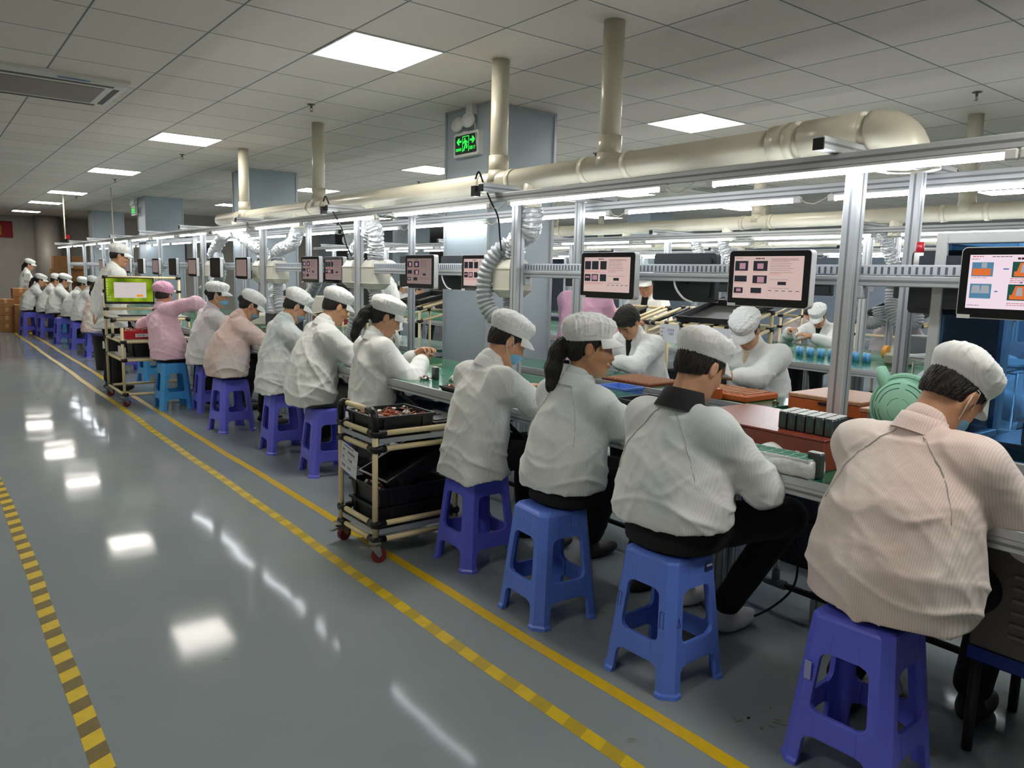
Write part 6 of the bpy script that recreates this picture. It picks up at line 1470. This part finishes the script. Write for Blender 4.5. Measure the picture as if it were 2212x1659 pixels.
# exit sign with twin spot lamps, on the left face of the near column (X = 3.55)
grn = emis('exit_green', '#2ee04a', 1.6); exb = mat('exit_black', '#0e2a18', .4)
def exit_sign(x, y, z, label, s=1.0):
    t = empty('exit_sign', (x, y, z), 0, label, 'exit sign'); Me = Matrix(((0, 0, -1, 0), (-1, 0, 0, 0), (0, 1, 0, 0), (0, 0, 0, 1))) @ Matrix.Scale(s, 4)
    MB().prism(rrect(.172, .092, .015), -.001, .045, M=Me).build('sign_case', whp, t); MB().prism(rrect(.150, .072, .010), .045, .0465, M=Me).build('sign_face', exb, t)
    bx = lambda *r: None
    for s_ in (-1, 1):
        Ma = Me @ Matrix.Diagonal((s_, 1, 1, 1)) if s_ == -1 else Me
        pr = [(.060, .018), (.060, .034), (.092, .034), (.086, .052), (.100, .052), (.128, .026), (.100, 0), (.086, 0), (.092, .018)]
        pr = [(u - .0, v) for u, v in pr]; pr = pr if s_ == 1 else pr[::-1]
        MB().prism([(u*1.0, v) for u, v in pr], .0466, .0478, M=Ma).build('arrow', grn, t)
    b = MB(); 
    for a, c in (((-.045, -.058), (-.040, .062)), ((.040, -.058), (.045, .062)), ((-.045, .057), (.045, .062))): b.box(a + (.0466,), c + (.0478,), M=Me)
    b.build('door_outline', grn, t)
    b = MB(); Z_ = .0474
    tb = lambda P, r: b.tube([Me @ Vector((u, v, Z_)) for u, v in P], r*s, 6)
    b.cyl(Me @ Vector((-.012, .040, .0466)), Me @ Vector((-.012, .040, .0480)), .0085*s, n=14)
    tb([(-.008, .026), (.004, .004)], .009); tb([(-.006, .026), (-.026, .018), (-.030, .004)], .0042); tb([(-.002, .026), (.018, .020), (.028, .008)], .0042); tb([(.004, .004), (.020, -.012), (.014, -.034)], .0056); tb([(.002, .004), (-.010, -.018), (-.022, -.046), (-.030, -.046)], .0056)
    b.build('running_figure', grn, t)
    # lettering: Chinese-style blocks at the left, EXIT at the right
    b = MB(); g = lambda u0, v0, u1, v1: b.box((u0, v0, .0466), (u1, v1, .0478), M=Me)
    for k in range(4):
        u = -.135 + .020*k
        for v in (-.046, -.037, -.028): g(u, v, u+.015, v+.003)
        g(u, -.046, u+.003, -.025); g(u+.007, -.046, u+.010, -.025)
    E = {'E': [(0, 0, .004, .024), (0, 0, .014, .004), (0, .010, .012, .014), (0, .020, .014, .024)], 'I': [(.004, 0, .008, .024)], 'T': [(.005, 0, .009, .024), (0, .020, .014, .024)]}
    for k, ch in enumerate('EXIT'):
        u = .058 + .019*k
        if ch == 'X':
            b.tube([Me @ Vector((u, -.046, Z_)), Me @ Vector((u+.014, -.022, Z_))], .0022*s, 5); b.tube([Me @ Vector((u+.014, -.046, Z_)), Me @ Vector((u, -.022, Z_))], .0022*s, 5)
        else:
            for (a0, b0, a1, b1) in E[ch]: g(u+a0, -.046+b0, u+a1, -.046+b1)
    b.build('lettering', grn, t)
    for k, (u, v) in enumerate(((-.105, .150), (.035, .165))):
        Ml = Me @ Matrix.Translation((u, v, .03)) @ Euler((-.25, .45 if k else .25, 0)).to_matrix().to_4x4()
        l = MB().lathe([(0, 0), (.03, 0), (.056, .022), (.060, .040), (.052, .042), (.046, .034), (0, .030)], n=26, M=Ml).build('spot_lamp', whp, t); MB().lathe([(0, .035), (.020, .037), (.044, .0385), (.046, .034)], n=26, M=Ml).build('lens', mat('lamp_lens', '#dfe2e2', .1), l)
    MB().box((-.075, .085, .005), (-.03, .105, .03), M=Me).box((.0, .22, 0), (.085, .30, .05), M=Me).tube([Me @ Vector(p) for p in ((.04, .22, .02), (.10, .14, .03), (.14, .06, .047), (.155, -.04, .047))], .004, 6).build('bracket', whp, t)
exit_sign(3.549, 5.17, 2.43, 'green emergency exit sign with two spot lamps on the nearest column')
exit_sign(3.42, 16.28, 2.47, 'small far green exit sign on a column at the left', .9)
# far left end
bn = empty('red_banner', (1.9, 25.14, 2.32), 0, 'red hanging banner with yellow characters at the far left', 'banner')
MB().box((-.5, 0, -.20), (.28, .02, .24)).build('cloth', mat('banner_red', '#8e1420', .7), bn); MB().box((-.35, -.003, -.14), (.02, 0, .12)).build('yellow_character', mat('banner_yellow', '#b98a1c', .7), bn)
wbd = empty('display_board', (1.75, 19.9, 0), 0, 'white printed board leaning at the far left wall', 'board')
MB().box((-.06, 0, .01), (.06, .02, 1.22), M=Matrix.Rotation(.16, 4, 'Y')).build('board_panel', mat('board_white', '#b9b9b3', .5), wbd)
writing(wbd, [(-.04, .3 + .12*k, 3) for k in range(7)], Matrix.Rotation(.16, 4, 'Y') @ Matrix(((1, 0, 0, 0), (0, 0, -1, -.003), (0, 1, 0, 0), (0, 0, 0, 1))), h=.05, w=.022)
MB().box((-.0, -.6, .55), (.06, .5, 1.75)).build('window_1', mat('dark_opening', '#1c1a18', .3), loc=(1.15, 24.6, 0), kind='structure')
k = 0
for (x, y, n, s) in ((1.45, 19.2, 4, .17), (1.72, 19.0, 3, .19), (1.2, 19.4, 5, .15), (1.75, 19.5, 5, .18)):
    for j in range(n):
        o = MB().box((-.15, -.2, 0), (.15, .2, s-.004), ch=.004).box((-.03, -.201, s*.5), (.03, .201, s-.003), 1).build('cardboard_box', [crd, crd2], loc=(x, y, s*j), rot=(0, 0, .04*((j*7) % 3 - 1)), label='brown carton in the far left floor stack, pile %s, level %s' % (ORD[k], ORD[j]), cat='box', group='cartons stacked on the floor at the far left')
    k += 1
for i, (x, y, z) in enumerate([(2.9, 22, 1.0), (3.3, 22.1, 1.0), (2.95, 22, 1.32), (3.25, 22, 1.32), (3.1, 22.3, .68), (2.8, 22.2, .68), (3.3, 22, .34), (2.9, 22, .34), (3.1, 22, 0), (2.75, 22.1, 0)]):
    MB().box((-.2, -.2, 0), (.2, .2, .315), ch=.004).build('cardboard_box', [crd], loc=(x, y + .5, z), label='large carton in the tall stack behind the far end of the line, %s' % ORD[i], cat='box', group='large cartons behind the line end')
sr = empty('warning_beacon', (2.7, 19.6, 1.935), 0, 'red warning beacon on the far end of the frame', 'beacon'); MB().cyl((0, 0, 0), (0, 0, .05), .03).build('base', blk, sr); MB().cyl((0, 0, .05), (0, 0, .14), .055, .045, n=20).build('red_dome', emis('beacon_red', '#c02a2a', .6), sr)
sr = empty('warning_beacon', (3.02, 1.30 + .08, 1.47), 0, 'red warning beacon beside the white enclosure frame at the right', 'beacon'); MB().cyl((0, 0, 0), (0, 0, .06), .018).build('base', whp, sr); MB().cyl((0, 0, .05), (0, 0, .10), .016, .014, n=20).build('red_dome', mat('beacon_red_plastic', '#b32230', .3), sr)
for i, (x, y) in enumerate([(2.3, 16.9), (2.7, 14.6)]): MB().cyl((x, y, 1.6 if i else 1.9), (x, y, CEIL), .012, n=8).build('ceiling_rod', pvc, label='thin cream rod dropping from the ceiling at the left, %s one' % ('nearer' if i else 'farther'), cat='rod')
wb_ = empty('waste_bin', (1.97, 11.65, 0), 0, 'black waste bin with a small label on the floor behind the standing man', 'bin')
MB().lathe([(.10, 0), (.135, .48), (.145, .48), (.145, .50), (.128, .50), (.095, .01), (0, .01)], n=24).build('bin_body', tote_m, wb_); MB().box((-.03, -.132, .30), (.03, -.128, .40)).build('bin_label', paper, wb_); MB().lathe([(.146, .47), (.150, .50), (.14, .515), (.12, .50)], n=24).build('bag_rim', mat('bag_navy', '#222a60', .4), wb_)
# notices on the columns and the yellow warning sign
nb = mat('notice_navy', '#2c3a5c', .4)
for i, (x, y, z) in enumerate([(3.515, 10.43, 1.75), (5.2, 20.094, 1.8), (5.9, 20.094, 1.8)]):
    t = empty('framed_notice', (x, y, z), 0 if i == 0 else -PI/2, 'blue framed notice %s' % ['on the second column, behind the touch screens', 'on the far wall, left one', 'on the far wall, right one'][i], 'notice')
    MB().box((-.004, -.15, -.20), (.004, .15, .20), ch=.002).build('frame', nb, t); MB().box((-.006, -.12, -.16), (-.004, .12, .16)).build('sheet', mat('notice_sheet', '#59657c', .4), t)
MB().box((4.9, 20.1, 0), (8.8, 20.2, CEIL)).build('wall_cross', mat('cross_wall', '#96948c', .6), kind='structure')
ys_ = empty('warning_sign', (4.19, 10.55, 1.75), 0, 'yellow warning sign with black triangle on the second column', 'sign')
MB().box((0, -.10, -.14), (.012, .10, .14)).build('sign_plate', mat('sign_yellow', '#d3b21c', .5), ys_)
b = MB(); b.tube([(-.001, -.07, .02), (-.001, .07, .02), (-.001, 0, .12)], .006, 6, closed=True, caps=False); b.build('triangle', ink, ys_); writing(ys_, [(-.05, -.08, 4)], Matrix.Translation((-.0012, 0, 0)) @ Ms, h=.04, w=.02)
# white appliance cabinet and red crate seen beyond the line
MB().box((5.45, 13.0, .0), (6.2, 13.5, .97), ch=.01).build('white_cabinet', mat('appliance_white', '#c4c1b5', .4), label='wide cream appliance cabinet beyond the twin extractors', cat='cabinet')
MB().box((4.9, 11.2, .5), (5.5, 11.6, .72)).box((4.95, 11.25, 0), (5.45, 11.55, .5)).build('red_crate', mat('crate_red', '#8e2a2e', .5), label='dark red crate behind the capped heads', cat='crate')
# second line bench items
bc = None; bl = mat('cell_light_blue', '#5fa4d6', .35)
for i in range(14):
    loc = (6.28 + .03*(i % 2), 3.20 + .052*i, ZT)
    if bc is None:
        bc = empty('blue_cell', loc, 0, 'light blue battery cell in the row on the second line bench', 'battery', 'light blue cells on the second line'); MB().cyl((0, 0, 0), (0, 0, .078), .017, n=14).build('cell_wrap', bl, bc); MB().cyl((0, 0, .078), (0, 0, .081), .012, n=14).build('cell_top', cell_t, bc)
    else: dup(bc, loc)
js = empty('spool_holder', (6.35, 2.98, ZT), 0, 'glass-domed instrument with an orange reel on the second line', 'instrument'); MB().box((-.08, -.10, 0), (.08, .10, .10), ch=.02).build('instrument_body', mat('olive_grey', '#8c8f7c', .4), js)
MB().cyl((0, .09, .10), (0, .13, .10), .055, n=24).build('orange_reel', mat('reel_orange', '#d89a3a', .4), js); MB().lathe([(.075, .10), (.07, .15), (.04, .19), (0, .20)], n=24).build('glass_dome', clr, js)
b = MB().box((-.12, -.10, 0), (.12, .10, .02)).build('circuit_tray', mat('pcb_dark', '#24453a', .4), loc=(6.30, 4.1, ZT), label='circuit board tray under the soldering woman\'s hands', cat='tray'); b2 = MB()
for i in range(6): b2.cyl((-.08 + .03*i, 0, .02), (-.08 + .03*i, 0, .032), .010, n=10)
b2.build('white_part', whp, b)
tt = tote((5.95, 4.35, ZT), (.26, .36, .12), 'black tote of white crumpled parts behind the capped man\'s shoulder', ribs=False); MB().box((-.132, -.05, .03), (-.1305, .05, .08)).build('bin_label', paper, tt)
r = random.Random(9)
for i in range(3): MB().lathe([(0, -.04), (.03, -.02), (.035, .02), (0, .05)], n=8).build('white_part', whp, tt, loc=(-.04 + .05*i, -.08 + .08*i, .12), rot=(r.uniform(-.6, .6), r.uniform(-.6, .6), 0))
for i, (x, y, s) in enumerate([(6.1, 1.9, .2), (6.1, 5.6, .18), (6.1, 6.4, .22), (7.3, 3.2, .2), (7.3, 5.2, .2), (6.1, 7.6, .2), (7.3, 6.4, .16)]):
    MB().box((-.12, -.14, 0), (.12, .14, s), ch=.012).build('bench_unit', mat('unit_grey', '#6f7476', .5), loc=(x, y, ZT), label='grey bench unit on the second line, %s of seven listed outwards' % ORD[i], cat='machine', group='grey units on the second line')
# posts with yellow pipes at the right wall
MB().box((9.6, 5.2, 0), (9.66, 5.26, 2.2)).build('yellow_post', mat('pale_yellow', '#c9c268', .4), label='pale yellow post far behind the wide lit screen', cat='post')
# phone, badge
MB().box((-.036, -.004, -.07), (.036, .004, .07), ch=.003).build('phone', blk, loc=(5.19, 4.88, 1.08), rot=(-.5, 0, 1.4), label='black phone held by the standing woman', cat='phone')
bd = empty('badge', (4.80, 8.93, 1.14), 2.45 + 1.2, 'blue edged name badge clipped on the standing man', 'badge'); MB().box((-.003, -.045, -.03), (.003, .045, .03)).build('badge_card', mat('badge_blue', '#5a7fc0', .4), bd); MB().cyl((-.004, 0, .05), (.004, 0, .05), .014).build('badge_reel', mat('badge_reel', '#2c3c9a', .4), bd)

# brown smudges on the floor between the two nearest stools
b = MB(); r = random.Random(12)
for i in range(16):
    x, y, a = 2.12 + r.uniform(-.12, .16), 1.28 + r.uniform(-.10, .12), r.uniform(0, 3); rx, ry = r.uniform(.006, .016), r.uniform(.003, .006)
    b.add([(x + rx*math.cos(t_)*math.cos(a) - ry*math.sin(t_)*math.sin(a), y + rx*math.cos(t_)*math.sin(a) + ry*math.sin(t_)*math.cos(a), .0006) for t_ in [2*PI*k_/9 for k_ in range(9)]], [tuple(range(9))])
b.build('floor_smudge', mat('smudge_brown', '#6b6352', .5), label='small brown smudges on the floor between the two nearest stools', cat='stain', kind='stuff')
